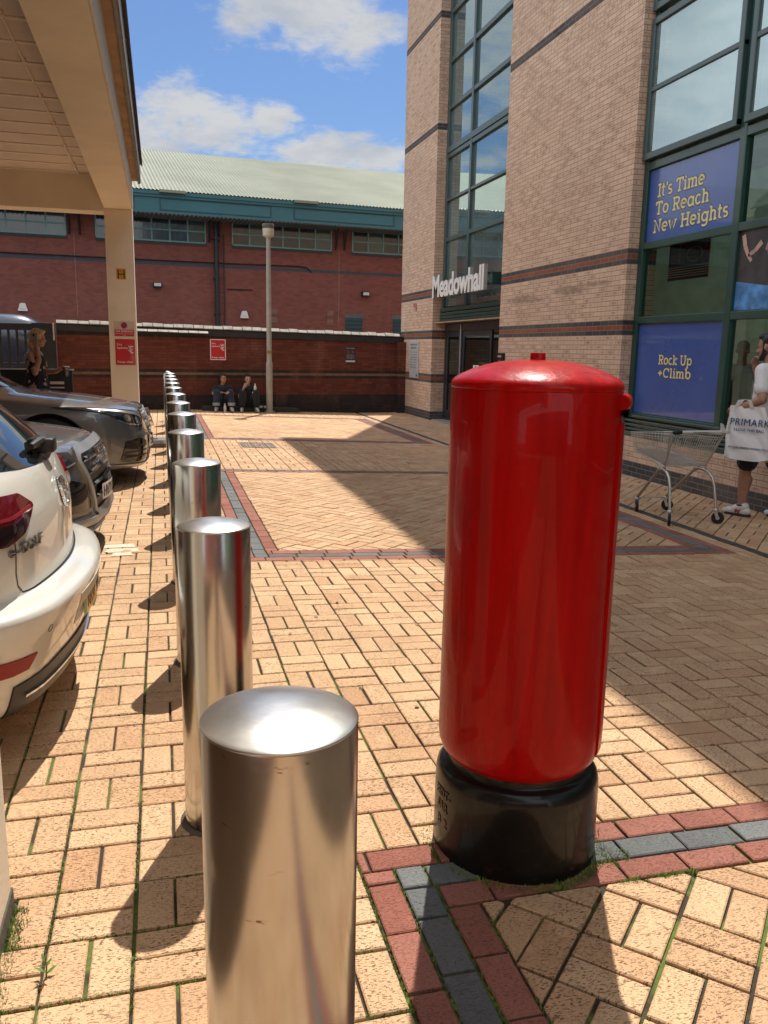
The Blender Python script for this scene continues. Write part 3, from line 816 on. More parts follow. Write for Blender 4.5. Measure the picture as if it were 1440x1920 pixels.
for i in range(len(cols)-1):
    y1, y0 = (cols[i]-.055 if i else MAIN0-.10), cols[i+1]+.055
    for a, b in ((.68, 1.835), (1.925, 2.765), (2.855, 3.73)): pane_sheet(g, GX+.05, y0, y1, a, b)
g.build('glass', M['pane_low'], win)

# slab serif lettering drawn as strokes (x, y in units of cap height)
def arc(cx_, cy_, rx, ry, a0, a1, n=14): return [(cx_+rx*cos(radians(a0+(a1-a0)*k/n)), cy_+ry*sin(radians(a0+(a1-a0)*k/n))) for k in range(n+1)]
SL = .1                                                 # half slab
def slab(x, y): return [(x-.15, y), (x+.15, y)]
GLY = {
 'I': (.36, [[(.18, 0), (.18, 1)], [(.0, .05), (.36, .05)], [(.0, .95), (.36, .95)]]),
 't': (.40, [[(.15, .98), (.15, .18)]+arc(.28, .18, .13, .13, 180, 290, 8), [(.0, .68), (.36, .68)]]),
 "'": (.16, [[(.08, 1), (.08, .74)]]),
 's': (.44, [arc(.21, .53, .17, .165, 40, 270, 12)+arc(.21, .205, .18, .16, 90, -140, 12)]),
 'T': (.72, [[(.36, 0), (.36, .95)], [(.04, .95), (.68, .95)], [(.04, .98), (.04, .74)], [(.68, .98), (.68, .74)], [(.2, .05), (.52, .05)]]),
 'i': (.32, [[(.17, .05), (.17, .68)], [(.02, .05), (.32, .05)], [(.02, .68), (.17, .68)], [(.17, .86), (.17, 1.0)]]),
 'm': (1.02, [[(.15, .05), (.15, .68)], [(0, .68), (.15, .68)], [(.02, .05), (.28, .05)], [(.52, .05), (.52, .48)]+arc(.34, .48, .18, .19, 0, 180, 10)[1:], [(.40, .05), (.64, .05)], [(.88, .05), (.88, .48)]+arc(.70, .48, .18, .19, 0, 180, 10)[1:], [(.76, .05), (1.02, .05)]]),
 'e': (.62, [[(.06, .36), (.54, .36)]+arc(.30, .36, .25, .32, 0, 310, 22)]),
 'o': (.62, [arc(.31, .36, .25, .32, 0, 360, 24)]),
 'R': (.76, [[(.15, .05), (.15, .95)], [(0, .05), (.32, .05)], [(0, .95), (.42, .95)]+arc(.42, .72, .23, .23, 90, -90, 12)+[(.15, .49)], [(.40, .48), (.62, .05)], [(.54, .05), (.76, .05)]]),
 'a': (.66, [arc(.30, .36, .25, .32, 0, 360, 24), [(.55, .68), (.55, .05)], [(.55, .05), (.66, .05)]]),
 'c': (.56, [arc(.31, .36, .25, .32, 50, 320, 20)]),
 'h': (.68, [[(.15, .05), (.15, 1)], [(0, .97), (.15, .97)], [(.02, .05), (.28, .05)], [(.53, .05), (.53, .48)]+arc(.34, .48, .19, .19, 0, 180, 10)[1:], [(.40, .05), (.68, .05)]]),
 'N': (.86, [[(.15, .05), (.15, .95), (.70, .05), (.70, .95)], [(0, .05), (.30, .05)], [(0, .95), (.16, .95)], [(.56, .95), (.86, .95)]]),
 'w': (.88, [[(.10, .66), (.27, .06), (.44, .62), (.61, .06), (.78, .66)], [(0, .67), (.22, .67)], [(.66, .67), (.88, .67)]]),
 'H': (.86, [[(.15, .05), (.15, .95)], [(.70, .05), (.70, .95)], [(.15, .52), (.70, .52)], [(0, .05), (.30, .05)], [(0, .95), (.30, .95)], [(.56, .05), (.86, .05)], [(.56, .95), (.86, .95)]]),
 'g': (.66, [arc(.30, .38, .25, .30, 0, 360, 24), [(.55, .68), (.55, -.06)]+arc(.30, -.06, .25, .2, 0, -150, 12)[1:], [(.55, .66), (.67, .66)]]),
 'k': (.66, [[(.15, .05), (.15, 1)], [(0, .97), (.15, .97)], [(.02, .05), (.28, .05)], [(.52, .68), (.17, .36), (.54, .05)], [(.40, .67), (.64, .67)], [(.42, .05), (.66, .05)]]),
 'U': (.84, [[(.15, .95), (.15, .32)]+arc(.42, .32, .27, .30, 180, 360, 14)+[(.69, .95)], [(0, .95), (.30, .95)], [(.54, .95), (.84, .95)]]),
 'p': (.68, [[(.14, .68), (.14, -.26)], [(0, .66), (.14, .66)], [(0, -.26), (.28, -.26)], arc(.40, .36, .25, .32, 0, 360, 24)]),
 '+': (.66, [[(.05, .45), (.61, .45)], [(.33, .17), (.33, .73)]]),
 'C': (.80, [arc(.42, .5, .36, .46, 48, 318, 22), [(.70, .95), (.70, .66)]]),
 'l': (.30, [[(.15, .05), (.15, 1)], [(0, .97), (.15, .97)], [(.02, .05), (.30, .05)]]),
 'b': (.68, [[(.14, 1), (.14, .05)], [(0, .97), (.14, .97)], arc(.40, .36, .25, .32, 0, 360, 24)]),
 ' ': (.28, [])}
def slab_text(mb, body, f, x, y, w, h, sw=.078):
    tot = sum(GLY[c][0]+.09 for c in body)-.09; kx = w/tot; X = x; n = 0
    for ch in body:
        adv, strokes = GLY[ch]
        for st_ in strokes:
            n += 1; L, Rr = [], []
            for i, p in enumerate(st_):
                a = st_[max(i-1, 0)]; b = st_[min(i+1, len(st_)-1)]
                tx, ty = b[0]-a[0], b[1]-a[1]; l = sqrt(tx*tx+ty*ty) or 1; k = sw
                nx, ny = -ty/l*k, tx/l*k
                ex, ey = (0, 0)
                if i == 0 and len(st_) < 8: ex, ey = -tx/l*.01, -ty/l*.01
                L.append((p[0]+nx+ex, p[1]+ny+ey)); Rr.append((p[0]-nx+ex, p[1]-ny+ey))
            d_ = .0005+.0001*(n % 7)
            for i in range(len(st_)-1):
                mb.poly([f(X+q[0]*kx, y+q[1]*h, d_) for q in (L[i], Rr[i], Rr[i+1], L[i+1])])
        X += (adv+.09)*kx
PX = GX+.042
def poster(name, label, y1, y0, z0, z1, lines):
    t = thing(name, label, 'poster', (PX, (y0+y1)/2, z0), group='blue posters in the shop window')
    mb = MB(); mb.box(PX-.002, PX+.002, y0, y1, z0, z1); mb.build('film', M['poster_blue'], t)
    mb = MB(); sh = MB()
    for (body, ya, wd, zb, h) in lines:
        slab_text(mb, body, face_left(PX-.0035, ya), 0, zb, wd, h)
        slab_text(sh, body, face_left(PX-.0022, ya), -.004, zb-.004, wd+.008, h+.008, .112)
    sh.build('lettering_edge', simple('dark print edge', (.02, .03, .08), .5), t); mb.build('lettering', M['poster_yellow'], t)
poster('climbing_poster', "blue window poster reading It's Time To Reach New Heights in yellow", MAIN0-.105, 8.285, 2.86, 3.725,
       [("It's Time", 9.84, .95, 3.38, .155), ('To Reach', 9.86, 1.08, 3.17, .155), ('New Heights', 9.88, 1.47, 2.955, .155)])
poster('climbing_poster', 'blue window poster reading Rock Up + Climb above the shopping trolley', MAIN0-.105, 8.285, .69, 1.83,
       [('Rock Up', 9.53, .69, 1.325, .115), ('+Climb', 9.53, .69, 1.165, .115)])
# photograph banner in the second column
t = thing('photo_banner', 'dark photo banner of bare arms and blue cloth behind the second window column', 'banner', (PX, 7.3, 1.95))
mb = MB(); mb.box(PX-.002, PX+.002, 6.34, 8.16, 1.93, 2.76); mb.build('print', simple('dark print', (.045, .04, .042), .4, var=.4, nsc=5), t)
f = face_left(PX-.003, 8.16); mb = MB()
mb.poly([f(0, 1.935, 0), f(1.7, 1.935, 0), f(1.7, 2.14, 0), (f(1.1, 2.25, 0)), f(.5, 2.17, 0), f(0, 2.24, 0)]); mb.build('blue_cloth', simple('blue cloth print', (.08, .25, .55), .4, var=.5, nsc=7), t)
mb = MB()
def limb(pts, w, d_=.0015):
    for (a, b), (wa, wb) in zip(zip(pts, pts[1:]), zip(w, w[1:])):
        tx, ty = b[0]-a[0], b[1]-a[1]; l = sqrt(tx*tx+ty*ty); nx, ny = -ty/l, tx/l
        mb.poly([f(a[0]+nx*wa, a[1]+ny*wa, d_), f(a[0]-nx*wa, a[1]-ny*wa, d_), f(b[0]-nx*wb, b[1]-ny*wb, d_), f(b[0]+nx*wb, b[1]+ny*wb, d_)])
limb([(.06, 2.72), (.10, 2.60), (.16, 2.50), (.22, 2.44)], [.03, .03, .022, .02]); limb([(.36, 2.62), (.26, 2.54), (.16, 2.50)], [.03, .024, .018])
limb([(.52, 2.76), (.50, 2.60), (.46, 2.52), (.66, 2.58)], [.05, .05, .045, .05]); limb([(.9, 2.7), (.8, 2.56), (.66, 2.56)], [.07, .06, .05])
mb.build('arms', simple('skin tone print', (.50, .33, .27), .5, var=.2), t)
# striped banner hanging inside
HX = FX+.30
t = thing('hanging_banner', 'red and white striped banner hanging inside behind the shop window', 'banner', (HX, 9.2, 2.35))
f = lambda u, v, d_: (HX-d_, 9.65-u*.9, 2.35+(v-2.2)*.68)
mb = MB(); mb.box(HX, HX+.01, 8.84, 9.65, 2.35, 2.84); mb.build('cloth', simple('maroon cloth', (.34, .03, .055), .6), t)
mb = MB()
for k in range(5): mb.poly([f(0, 2.25+.042*k, .002), f(.9, 2.25+.042*k, .002), f(.9, 2.266+.042*k, .002), f(0, 2.266+.042*k, .002)])
for k in range(26):
    a = k/26*2*pi; mb.prism([(.58+.17*cos(a)-.012, 2.62+.12*sin(a)-.008), (.58+.17*cos(a)+.012, 2.62+.12*sin(a)-.008), (.58+.17*cos(a)+.012, 2.62+.12*sin(a)+.008), (.58+.17*cos(a)-.012, 2.62+.12*sin(a)+.008)], f, .001, .003)
for k in range(12): mb.poly([f(.24, 2.5+.035*k, .003), f(.255, 2.5+.035*k, .003), f(.255, 2.52+.035*k, .003), f(.24, 2.52+.035*k, .003)])
mb.build('pattern', M['off_white'], t)
mb = MB(); mb.poly([f(0, 2.2, .003), f(.9, 2.2, .003), f(.9, 2.245, .003), f(0, 2.245, .003)])
for k in range(7): mb.poly([f(0, 2.46+.07*k, .002), f(.9, 2.46+.07*k, .002), f(.9, 2.475+.07*k, .002), f(0, 2.475+.07*k, .002)])
mb.build('dark_stripes', M['black'], t)
# ------------------------------------------------------------------ brick hall behind the wall
TH = radians(5); HX0, HY0 = 3.985, 33.
def H(s, z, d=0.):
    """hall front: s along it, d towards the camera"""
    return (HX0+s*cos(TH)+d*sin(TH), HY0+s*sin(TH)-d*cos(TH), z)
def hbox(mb, s0, s1, z0, z1, d0, d1, mi=0):
    vs = [H(s, z, d) for z in (z0, z1) for d in (d1, d0) for s in (s0, s1)]
    mb.mesh(vs, [(0, 2, 3, 1), (4, 5, 7, 6), (0, 1, 5, 4), (2, 6, 7, 3), (0, 4, 6, 2), (1, 3, 7, 5)], mi)
hall = thing('brick_hall', 'long dark red brick hall with teal fascia and pale ribbed roof', 'building', (HX0, HY0, -.15))
mb = MB(); hbox(mb, -24, 14, -.2, 6.2, -.35, 0); hbox(mb, -24, 14, -.2, 6.2, -20, -19.7); mb.build('wall', M['hall_brick'], hall)
mb = MB()
rows = []
n = 38*15
OV = 1.2
for (d, z) in ((OV+.12, 6.66), (OV+.02, 6.72), (-7.2, 9.70), (-16, 6.6)):
    row = []
    for k in range(n+1):
        s = -24+38*k/n
        row.append(H(s, z+(.04 if k % 2 else 0.), d))
    rows.append(row)
mb.grid(rows); ro = mb.build('roof', M['roof'], hall)
mb = MB()
s = -23.
while s < 13.5:
    mb = MB(); hbox(mb, s, s+.9, 6.60, 6.69, OV+.10, OV+.20); mb.build('roof_flashing', M['roof'], hall); s += 4.75
mb = MB(); hbox(mb, -24, 14, 6.0, 6.45, .1, OV); hbox(mb, -24, 14, 6.45, 6.54, .1, OV+.05); hbox(mb, -24, 14, 6.54, 6.66, .1, OV+.09); hbox(mb, -24, 14, 5.93, 6.0, .1, OV+.03)
fa = mb.build('fascia', M['teal'], hall)
mb = MB()
for k in range(-5, 4):
    s = k*4.75+.35
    hbox(mb, s+.42, s+.45, 6.03, 6.44, OV, OV+.02); hbox(mb, s+4.30, s+4.33, 6.03, 6.44, OV, OV+.02); hbox(mb, s+.45, s+4.30, 6.41, 6.44, OV, OV+.02); hbox(mb, s+.45, s+4.3, 6.03, 6.06, OV, OV+.02)
mb.build('panel_trim', M['teal_dark'], fa)
mb = MB(); hbox(mb, -24, 14, 5.925, 5.93, .02, OV)
k = -24.
while k < 14:
    hbox(mb, k, k+.05, 5.90, 5.925, .02, OV); k += .15
mb.build('eaves_soffit', simple('pale ribbed soffit', (.30, .30, .28), .6), hall)
mb = MB(); hbox(mb, -24, 14, 4.30, 4.41, 0, .004); mb.build('brick_course', simple('blue brick course', (.055, .065, .085), .8, var=.2, nsc=12), hall)
def strip_window(s0, s1, z0=5.17, z1=5.90, n=6):
    mb = MB(); g = MB()
    hbox(mb, s0, s1, z0-.05, z0, 0, .06); hbox(mb, s0, s1, z1, z1+.05, 0, .05); zm = (z0+z1)/2
    hbox(mb, s0, s1, zm-.025, zm+.025, 0, .045)
    for k in range(n+1):
        s = s0+(s1-s0)*k/n; hbox(mb, s-.025, s+.025, z0, z1, 0, .05)
    for k in range(n):
        a, b = s0+(s1-s0)*k/n+.02, s0+(s1-s0)*(k+1)/n-.02
        hbox(g, a, b, z0, z1, 0, .015, 1 if k % 4 == 1 else 0)
    w_ = mb.build('window', M['aqua'], hall); g.build('pane', [M['hall_glass'], M['hall_glass_green']], w_)
    mb = MB(); hbox(mb, s0-.02, s1+.05, z0-.14, z0-.05, 0, .03); mb.build('sill', simple('dark sill brick', (.06, .055, .06), .8), w_)
for s0 in (-15.6, -10.9, -6.09, -1.285, 3.39, 8.1): strip_window(s0, s0+3.81)
for s in (-6.83, -2.0, 2.85, 7.5):
    for ds in (-.14, .20):
        mb = MB(); mb.tube([H(s+ds, 5.19, .03), H(s+ds+.0, 5.93, .42)], .03, 6); mb.tube([H(s+ds, 5.19, .03), H(s+ds, 5.93, .03)], .025, 6); mb.build('bracket', M['navy_steel'], hall)
mb = MB(); mb.tube([H(-1.90, 5.9, .12), H(-1.90, .0, .12)], .085, 10); mb.tube([H(-1.62, 5.5, .04), H(-1.62, 2.0, .04)], .02, 6)
for z in (5.3, 3.9, 2.6): hbox(mb, -2.02, -1.78, z, z+.06, 0, .2)
mb.build('downpipe', M['navy_steel'], hall)
mb = MB(); mb.tube([H(-14, 4.46, .05), H(-4.9, 4.46, .05), H(-1.9, 4.47, .05), H(1.2, 4.50, .05), H(1.55, 4.47, .05), H(1.75, 4.30, .05)], .022, 6); mb.tube([H(-1.5, 3.55, .03), H(-.55, 3.55, .03)], .02, 6); mb.build('cable', M['navy_steel'], hall)
mb = MB()
for s in (-6.83, 2.86): hbox(mb, s-.008, s+.008, 2.4, 5.2, 0, .006)
mb.build('movement_joint', simple('pale sealant', (.34, .20, .16), .8), hall)
for (s, z) in ((-4.05, 3.60), (3.93, 3.58)):
    mb = MB(); hbox(mb, s-.15, s+.15, z-.10, z+.08, 0, .18); b_ = mb.build('wall_light', M['navy_steel'], hall)
    mb = MB(); hbox(mb, s-.12, s+.12, z-.06, z+.05, .18, .19); mb.build('lens', M['off_white'], b_)
for (s, z) in ((-.88, 2.63), (-8.62, 2.65)):
    t = thing('alarm_box', ('white tapered alarm box on the brick hall above the two seated women' if s > -5 else 'white tapered alarm box on the brick hall above the blonde woman'), 'alarm box', H(s, z), group='alarm boxes on the brick hall')
    mb = MB(); f = lambda u, v, d, s=s, z=z: H(s+u, z+v, d)
    mb.prism([(-.16, -.13), (.16, -.13), (.15, -.08), (.09, .12), (.05, .14), (-.05, .14), (-.09, .12), (-.15, -.08)], f, 0, .09); mb.build('case', M['white'], t)
    mb = MB(); mb.prism([(-.10, -.08), (.10, -.08), (.08, -.03), (-.08, -.03)], f, .09, .092); mb.build('label', M['off_white'], t)
for (s, z) in ((.28, 2.78), (.28, 2.46), (2.51, 2.78), (2.51, 2.46)):
    mb = MB(); hbox(mb, s-.11, s+.11, z-.10, z+.10, 0, .02); b_ = mb.build('vent', simple('terracotta vent', (.30, .17, .14), .8), hall)
    mb = MB(); [hbox(mb, s-.09, s+.09, z-.08+.05*k, z-.06+.05*k, .02, .024) for k in range(4)]; mb.build('slats', simple('vent slats', (.14, .07, .06), .8), b_)
for s0, s1 in ((3.15, 3.83), (5.15, 5.85)):
    mb = MB(); hbox(mb, s0, s1, -.1, 2.64, 0, .03); b_ = mb.build('shutter', M['teal_dark'], hall)
    mb = MB(); [hbox(mb, s0, s1, .1+.15*k, .13+.15*k, .03, .04) for k in range(17)]; mb.build('shutter_rib', M['navy_steel'], b_)
    mb = MB(); [hbox(mb, s0-.04+.1*k, s0+.045+.1*k, 2.64, 2.80, 0, .012) for k in range(8)]; mb.build('lintel', simple('grey soldier bricks', (.12, .13, .15), .8), hall)

# ------------------------------------------------------------------ boundary wall
WA, WB = (-2.15, 19.55), (5.93, 20.62)
def W(s, z, d=0.):
    """boundary wall: s 0..1 along it, slight bow, d towards the camera"""
    dx_, dy_ = WB[0]-WA[0], WB[1]-WA[1]; L = sqrt(dx_*dx_+dy_*dy_)
    return (WA[0]+dx_*s+dy_/L*d, WA[1]+dy_*s-dx_/L*d - .10*sin(pi*s)*0, z)
def ws(x): return (x-WA[0])/(WB[0]-WA[0])
bw = thing('boundary_wall', 'weathered red brick boundary wall with black coping and pale top course', 'wall', (WA[0], WA[1], -.1))
N = 40
ztop = lambda s: 1.90-.11*s
def wstrip(mb, z0f, z1f, d0, d1, a=0., b=1., n=N):
    for k in range(n):
        s0, s1 = a+(b-a)*k/n, a+(b-a)*(k+1)/n
        vs = [W(s, (z0f, z1f)[iz](s), (d1, d0)[jd]) for iz in (0, 1) for jd in (0, 1) for s in (s0, s1)]
        mb.mesh(vs, [(0, 2, 3, 1), (4, 5, 7, 6), (0, 1, 5, 4), (2, 6, 7, 3)]+([(0, 4, 6, 2)] if k == 0 else [])+([(1, 3, 7, 5)] if k == n-1 else []))
mb = MB(); wstrip(mb, lambda s: -.2, lambda s: ztop(s)-.19, -.33, 0); mb.box(5.72, 5.90, 20.36, 20.6, -.2, 1.62); mb.build('brickwork', M['wall_brick'], bw)
mb = MB(); wstrip(mb, lambda s: ztop(s)-.19, lambda s: ztop(s)-.07, -.36, .035); wstrip(mb, lambda s: ztop(s)-.07, lambda s: ztop(s)-.035, -.33, .012); mb.build('coping', simple('soot black coping', (.028, .027, .026), .8, var=.3, nsc=6), bw)
mb = MB(); rg = random.Random(4); k = 0.
while k < .985:
    e = min(k+.0275, .985); j = rg.uniform(-.012, .012)
    a_, b_ = k+.001, e-.001; f0 = .03+rg.uniform(-.012, .015); vs = [W(s, ztop(s)+dz, d_) for s in (a_, b_) for dz, d_ in ((-.035, f0), (-.02+j*.4, f0), (.045+j, f0-.075), (.045+j, -.28), (-.035, -.28))]
    mb.mesh(vs, [(0, 1, 6, 5), (1, 2, 7, 6), (2, 3, 8, 7), (3, 4, 9, 8), (0, 4, 3, 2, 1), (5, 6, 7, 8, 9)]); k += .0275
mb.build('top_course', simple('pale lichened bricks', (.36, .33, .285), .9, var=.25, nsc=8), bw)
mb = MB(); k = ws(-.5)
while k < ws(.85):
    vs = [W(s, ztop(s)+dz, d_) for s in (k, k+.026) for dz, d_ in ((-.14, .14), (-.13, .14+rg.uniform(-.01, .01)), (-.085, .07), (-.085, .03))]
    mb.mesh(vs, [(0, 1, 5, 4), (1, 2, 6, 5), (2, 3, 7, 6), (0, 3, 2, 1), (4, 5, 6, 7)]); k += .0275
mb.build('ledge_course', simple('pale lichened ledge', (.36, .33, .285), .9, var=.25, nsc=8), bw)
# low step along the foot of the wall
mb = MB(); wstrip(mb, lambda s: -.15, lambda s: gz(WA[0]+(WB[0]-WA[0])*s)+.10, .002, .34, ws(.85), ws(3.1), 6); mb.build('foot_step', simple('dark stone step', (.045, .043, .040), .85, bump=.3), bw)

def wall_face(s0, z_, d0=.0):
    dx_, dy_ = WB[0]-WA[0], WB[1]-WA[1]; L = sqrt(dx_*dx_+dy_*dy_)
    return lambda u, v, d_: W(s0+u/L, z_+v, d0+d_)
def flames(mb, f, x, y, k, d_):
    """fire safety flame strokes: five curved tongues"""
    for (ox, oy, L) in ((.0, .20, .19), (.11, .22, .14), (.02, .10, .22), (-.02, .02, .24), (.06, -.06, .20)):
        pts = [(ox+L*t, oy-.10*t-.09*sin(pi*t*.9)*(1-t)*1.3) for t in [i/7 for i in range(8)]]
        for i in range(7):
            wa = .026*sin(pi*min(1, (i+.3)/6.5)); wb = .026*sin(pi*min(1, (i+1.3)/8))
            (xa, ya), (xb, yb) = pts[i], pts[i+1]
            mb.poly([f(x+k*xa, y+k*(ya-wa), d_), f(x+k*xb, y+k*(yb-wb), d_), f(x+k*xb, y+k*(yb+wb), d_), f(x+k*xa, y+k*(ya+wa), d_)])
def hydrant_sign(label, f, w, h, loc, border=False):
    t = thing('fire_hydrant_sign', label, 'sign', loc, group='fire hydrant signs')
    mb = MB(); mb.prism([(0, 0), (w, 0), (w, h), (0, h)], f, 0, .006)
    mb.build('plate', M['white'] if border else M['sign_red'], t)
    if border:
        mb = MB(); b = .018; mb.prism([(b, b), (w-b, b), (w-b, h-b), (b, h-b)], f, .006, .0075); mb.build('red_panel', M['sign_red'], t)
    mb = MB()
    put_text(mb, 'Fire', f, w*.10, h*.76, w*.24, h*.075, .012, thick=.009); put_text(mb, 'hydrant', f, w*.10, h*.63, w*.52, h*.075, .012, thick=.009)
    put_text(mb, 'Keep clear', f, w*.10, h*.09, w*.80, h*.075, .012, thick=.009)
    flames(mb, f, w*.64, h*.62, w*1.15, .0092)
    mb.build('lettering', M['white'], t)
    return t
f = wall_face(ws(1.10), 1.13, .002); hydrant_sign('red fire hydrant sign with white border on the brick boundary wall', f, .36, .47, W(ws(1.1), 1.13), True)
f = wall_face(ws(4.36), 1.10, .002); t = thing('wall_notice', 'small charcoal notice with white heading on the boundary wall', 'sign', W(ws(4.4), 1.1))
mb = MB(); mb.prism([(0, 0), (.28, 0), (.28, .40), (0, .40)], f, 0, .006); mb.build('plate', M['sign_grey'], t)
mb = MB(); put_text(mb, 'No smoking', f, .14, .345, .2, .022, .005, thick=.007, center=True); mb.prism([(.02, .02), (.26, .02), (.26, .06), (.02, .06)], f, .006, .007)
for k in range(4): put_text(mb, 'within this entrance area', f, .14, .19-.028*k, .2, .013, 0, thick=.007, center=True)
mb.build('lettering', M['off_white'], t)
mb = MB()
for x in (.08, .20):
    mb.prism([(x+.026*cos(a*pi/8), .265+.026*sin(a*pi/8)) for a in range(16)], f, .006, .0072)
mb.build('prohibition_ring', M['sign_red'], t)
# ------------------------------------------------------------------ lamp post
lx, ly = 2.41, 19.62; lz = gz(lx)
t = thing('lamp_post', 'tall pale grey street lamp post in front of the boundary wall', 'street lamp', (lx, ly, lz))
mb = MB(); mb.lathe([(.076, lz), (.076, lz+1.1), (.072, lz+1.13), (.058, lz+1.2), (.055, 2.6), (.046, 3.88)], 16, (lx, ly, 0)); mb.lathe([(.12, lz), (.12, lz+.04), (.086, lz+.045)], 16, (lx, ly, 0)); mb.build('post', simple('pale grey lamp paint', (.36, .34, .29), .55, .1, var=.12, nsc=7), t, 40)
mb = MB(); mb.cbox(lx-.03, lx+.03, ly-.083, ly-.06, .55, .95, .005); mb.build('access_door', simple('pale lamp door', (.33, .31, .27), .6), t)
mb = MB(); mb.lathe([(.046, 3.84), (.10, 3.865), (.122, 3.885), (.128, 4.04), (.124, 4.05)], 20, (lx, ly, 0)); mb.build('lantern', simple('cream lantern', (.50, .44, .33), .4), t, 40)
mb = MB(); mb.lathe([(.130, 4.05), (.134, 4.055), (.134, 4.125), (.122, 4.145), (0, 4.15)], 20, (lx, ly, 0)); mb.build('hood', simple('dark lantern hood', (.10, .095, .08), .5), t, 40)
mb = MB(); mb.cbox(lx-.05, lx+.05, ly-.064, ly-.05, 1.30, 1.37, .003); mb.build('number_plate', simple('faded yellow plate', (.25, .17, .04), .6), t)
# ------------------------------------------------------------------ car park canopy
cp = thing('canopy', 'cream car park canopy with boarded soffit over the parked cars', 'canopy', (-.66, 16.2, 0))
CXR, CXL = -.42, -.90; BZ = 3.82
def column(y0, y1, label=None):
    mb = MB(); mb.cbox(CXL, CXR, y0, y1, -.05, BZ-.002, .008); return mb.build('column', M['cream'], cp)
column(16.42, 16.90); column(1.66, 2.13)
mb = MB()                                                # rough foot of the near column
mb.cbox(CXL-.008, CXR+.005, 1.655, 2.135, -.05, .055, .004); mb.build('column_foot', M['dirt'], cp)
mb = MB(); mb.cbox(CXL, CXR, -6, 16.90, BZ, 4.45, .006); mb.build('edge_beam', M['cream'], cp)
for ya, yb in ((16.42, 16.90), (1.66, 2.13)):
    mb = MB(); mb.cbox(-7.5, CXL-.001, ya, yb, 3.765, 4.378, .006); mb.build('cross_beam', M['cream'], cp)
mb = MB(); mb.cbox(-7.55, -7.2, -6, 16.9, -.1, 4.45, .01); mb.build('rear_wall', M['cream'], cp)
mb = MB(); mb.box(-7.2, CXL-.002, -6, 16.42, 4.38, 4.44); mb.build('soffit', M['soffit'], cp)
mb = MB(); y = 16.34
while y > -5.8:
    mb.cbox(-7.2, CXL-.004, y-.035, y+.035, 4.366, 4.382, .004); y -= .665
mb.build('cover_strip', M['soffit_joint'], cp)
mb = MB(); mb.tube([(-1.30, -5.5, 4.35), (-1.30, 16.32, 4.35), (-1.28, 16.36, 4.35), (-.91, 16.36, 4.35)], .014, 8)
for k in range(14): mb.cbox(-1.33, -1.27, 15.5-1.33*k, 15.54-1.33*k, 4.33, 4.38, .004)
mb.build('conduit', M['soffit_joint'], cp)
# overhang: painted strip, board, slates
mb = MB(); mb.cbox(CXR+.001, CXR+.022, -6, 16.40, 3.835, 4.30, .004); mb.build('painted_board', M['white_strip'], cp)
mb = MB(); mb.box(CXR+.022, -.30, -6, 16.3, 4.285, 4.31); mb.box(CXR+.022, -.30, 16.28, 16.3, 4.31, 4.6); mb.build('overhang_board', M['board'], cp)
mb = MB(); mb.cbox(-.30, -.262, -6, 16.31, 4.24, 4.52, .006); rg = random.Random(9)
for k in range(36): mb.cbox(-.262, -.250, -6+.62*k+.01, -6+.62*k+.60, 4.25+rg.uniform(-.006, .006), 4.50, .003)
mb.build('fascia', M['lead'], cp)
mb = MB(); y = -6
while y < 16.3:
    for i in range(9):
        x0 = -.215-.22*i; z0 = 4.56+.17*i; o_ = .14 if i % 2 else 0
        dz = rg.uniform(-.006, .006)
        mb.mesh([(x0, y+o_, z0+dz), (x0, y+o_+.275, z0+dz), (x0-.30, y+o_+.275, z0+.235+dz), (x0-.30, y+o_, z0+.235+dz), (x0+.006, y+o_, z0+.014+dz), (x0+.006, y+o_+.275, z0+.014+dz), (x0-.30, y+o_+.275, z0+.25+dz), (x0-.30, y+o_, z0+.25+dz)], [(0, 1, 2, 3), (4, 7, 6, 5), (0, 4, 5, 1), (0, 3, 7, 4), (1, 5, 6, 2)])
    y += .28
mb.box(-7.4, -.40, -6, 16.32, 4.46, 4.55)
mb.poly([(-.27, -6, 4.53), (-.27, 16.3, 4.53), (-2.3, 16.3, 6.06), (-2.3, -6, 6.06)]); mb.poly([(-.27, 16.3, 4.53), (-2.3, 16.3, 6.06), (-2.3, 16.3, 4.53)])
mb.build('slate_roof', M['slate'], cp)
# plates on the column (faces the camera, -y)
def face_front(x0, y): return lambda u, v, d_: (x0+u, y-d_, v)
f = face_front(0, 16.419)
t = thing('hydrant_plate', 'small yellow hydrant plate with black H high on the cream column', 'sign', (-.65, 16.42, 2.6))
mb = MB(); mb.prism([(-.735, 2.60), (-.565, 2.60), (-.565, 2.79), (-.735, 2.79)], f, 0, .006); mb.build('plate', M['yellow'], t)
mb = MB()
for a, b, c, d_ in ((-.712, -.690, 2.615, 2.775), (-.610, -.588, 2.615, 2.775), (-.69, -.61, 2.683, 2.703)): mb.prism([(a, c), (b, c), (b, d_), (a, d_)], f, .006, .0075)
put_text(mb, '100', f, -.65, 2.73, .05, .028, .0, thick=.0075, center=True); put_text(mb, '2', f, -.65, 2.635, .016, .028, .0, thick=.0075, center=True)
mb.build('lettering', M['black'], t)
t = thing('no_parking_sign', 'white and red no parking sign with blue roundel on the cream column', 'sign', (-.63, 16.42, 1.59))
mb = MB(); mb.prism([(-.815, 1.585), (-.455, 1.585), (-.455, 1.855), (-.815, 1.855)], f, 0, .006); mb.build('plate', simple('aged white enamel', (.58, .48, .40), .5), t)
mb = MB(); mb.prism([(-.805, 1.592), (-.465, 1.592), (-.465, 1.712), (-.805, 1.712)], f, .006, .007); ring = [(-.635+.058*cos(a*pi/14), 1.785+.058*sin(a*pi/14)) for a in range(28)]; mb.prism(ring, f, .006, .0072); mb.build('red_panel', M['sign_red'], t)
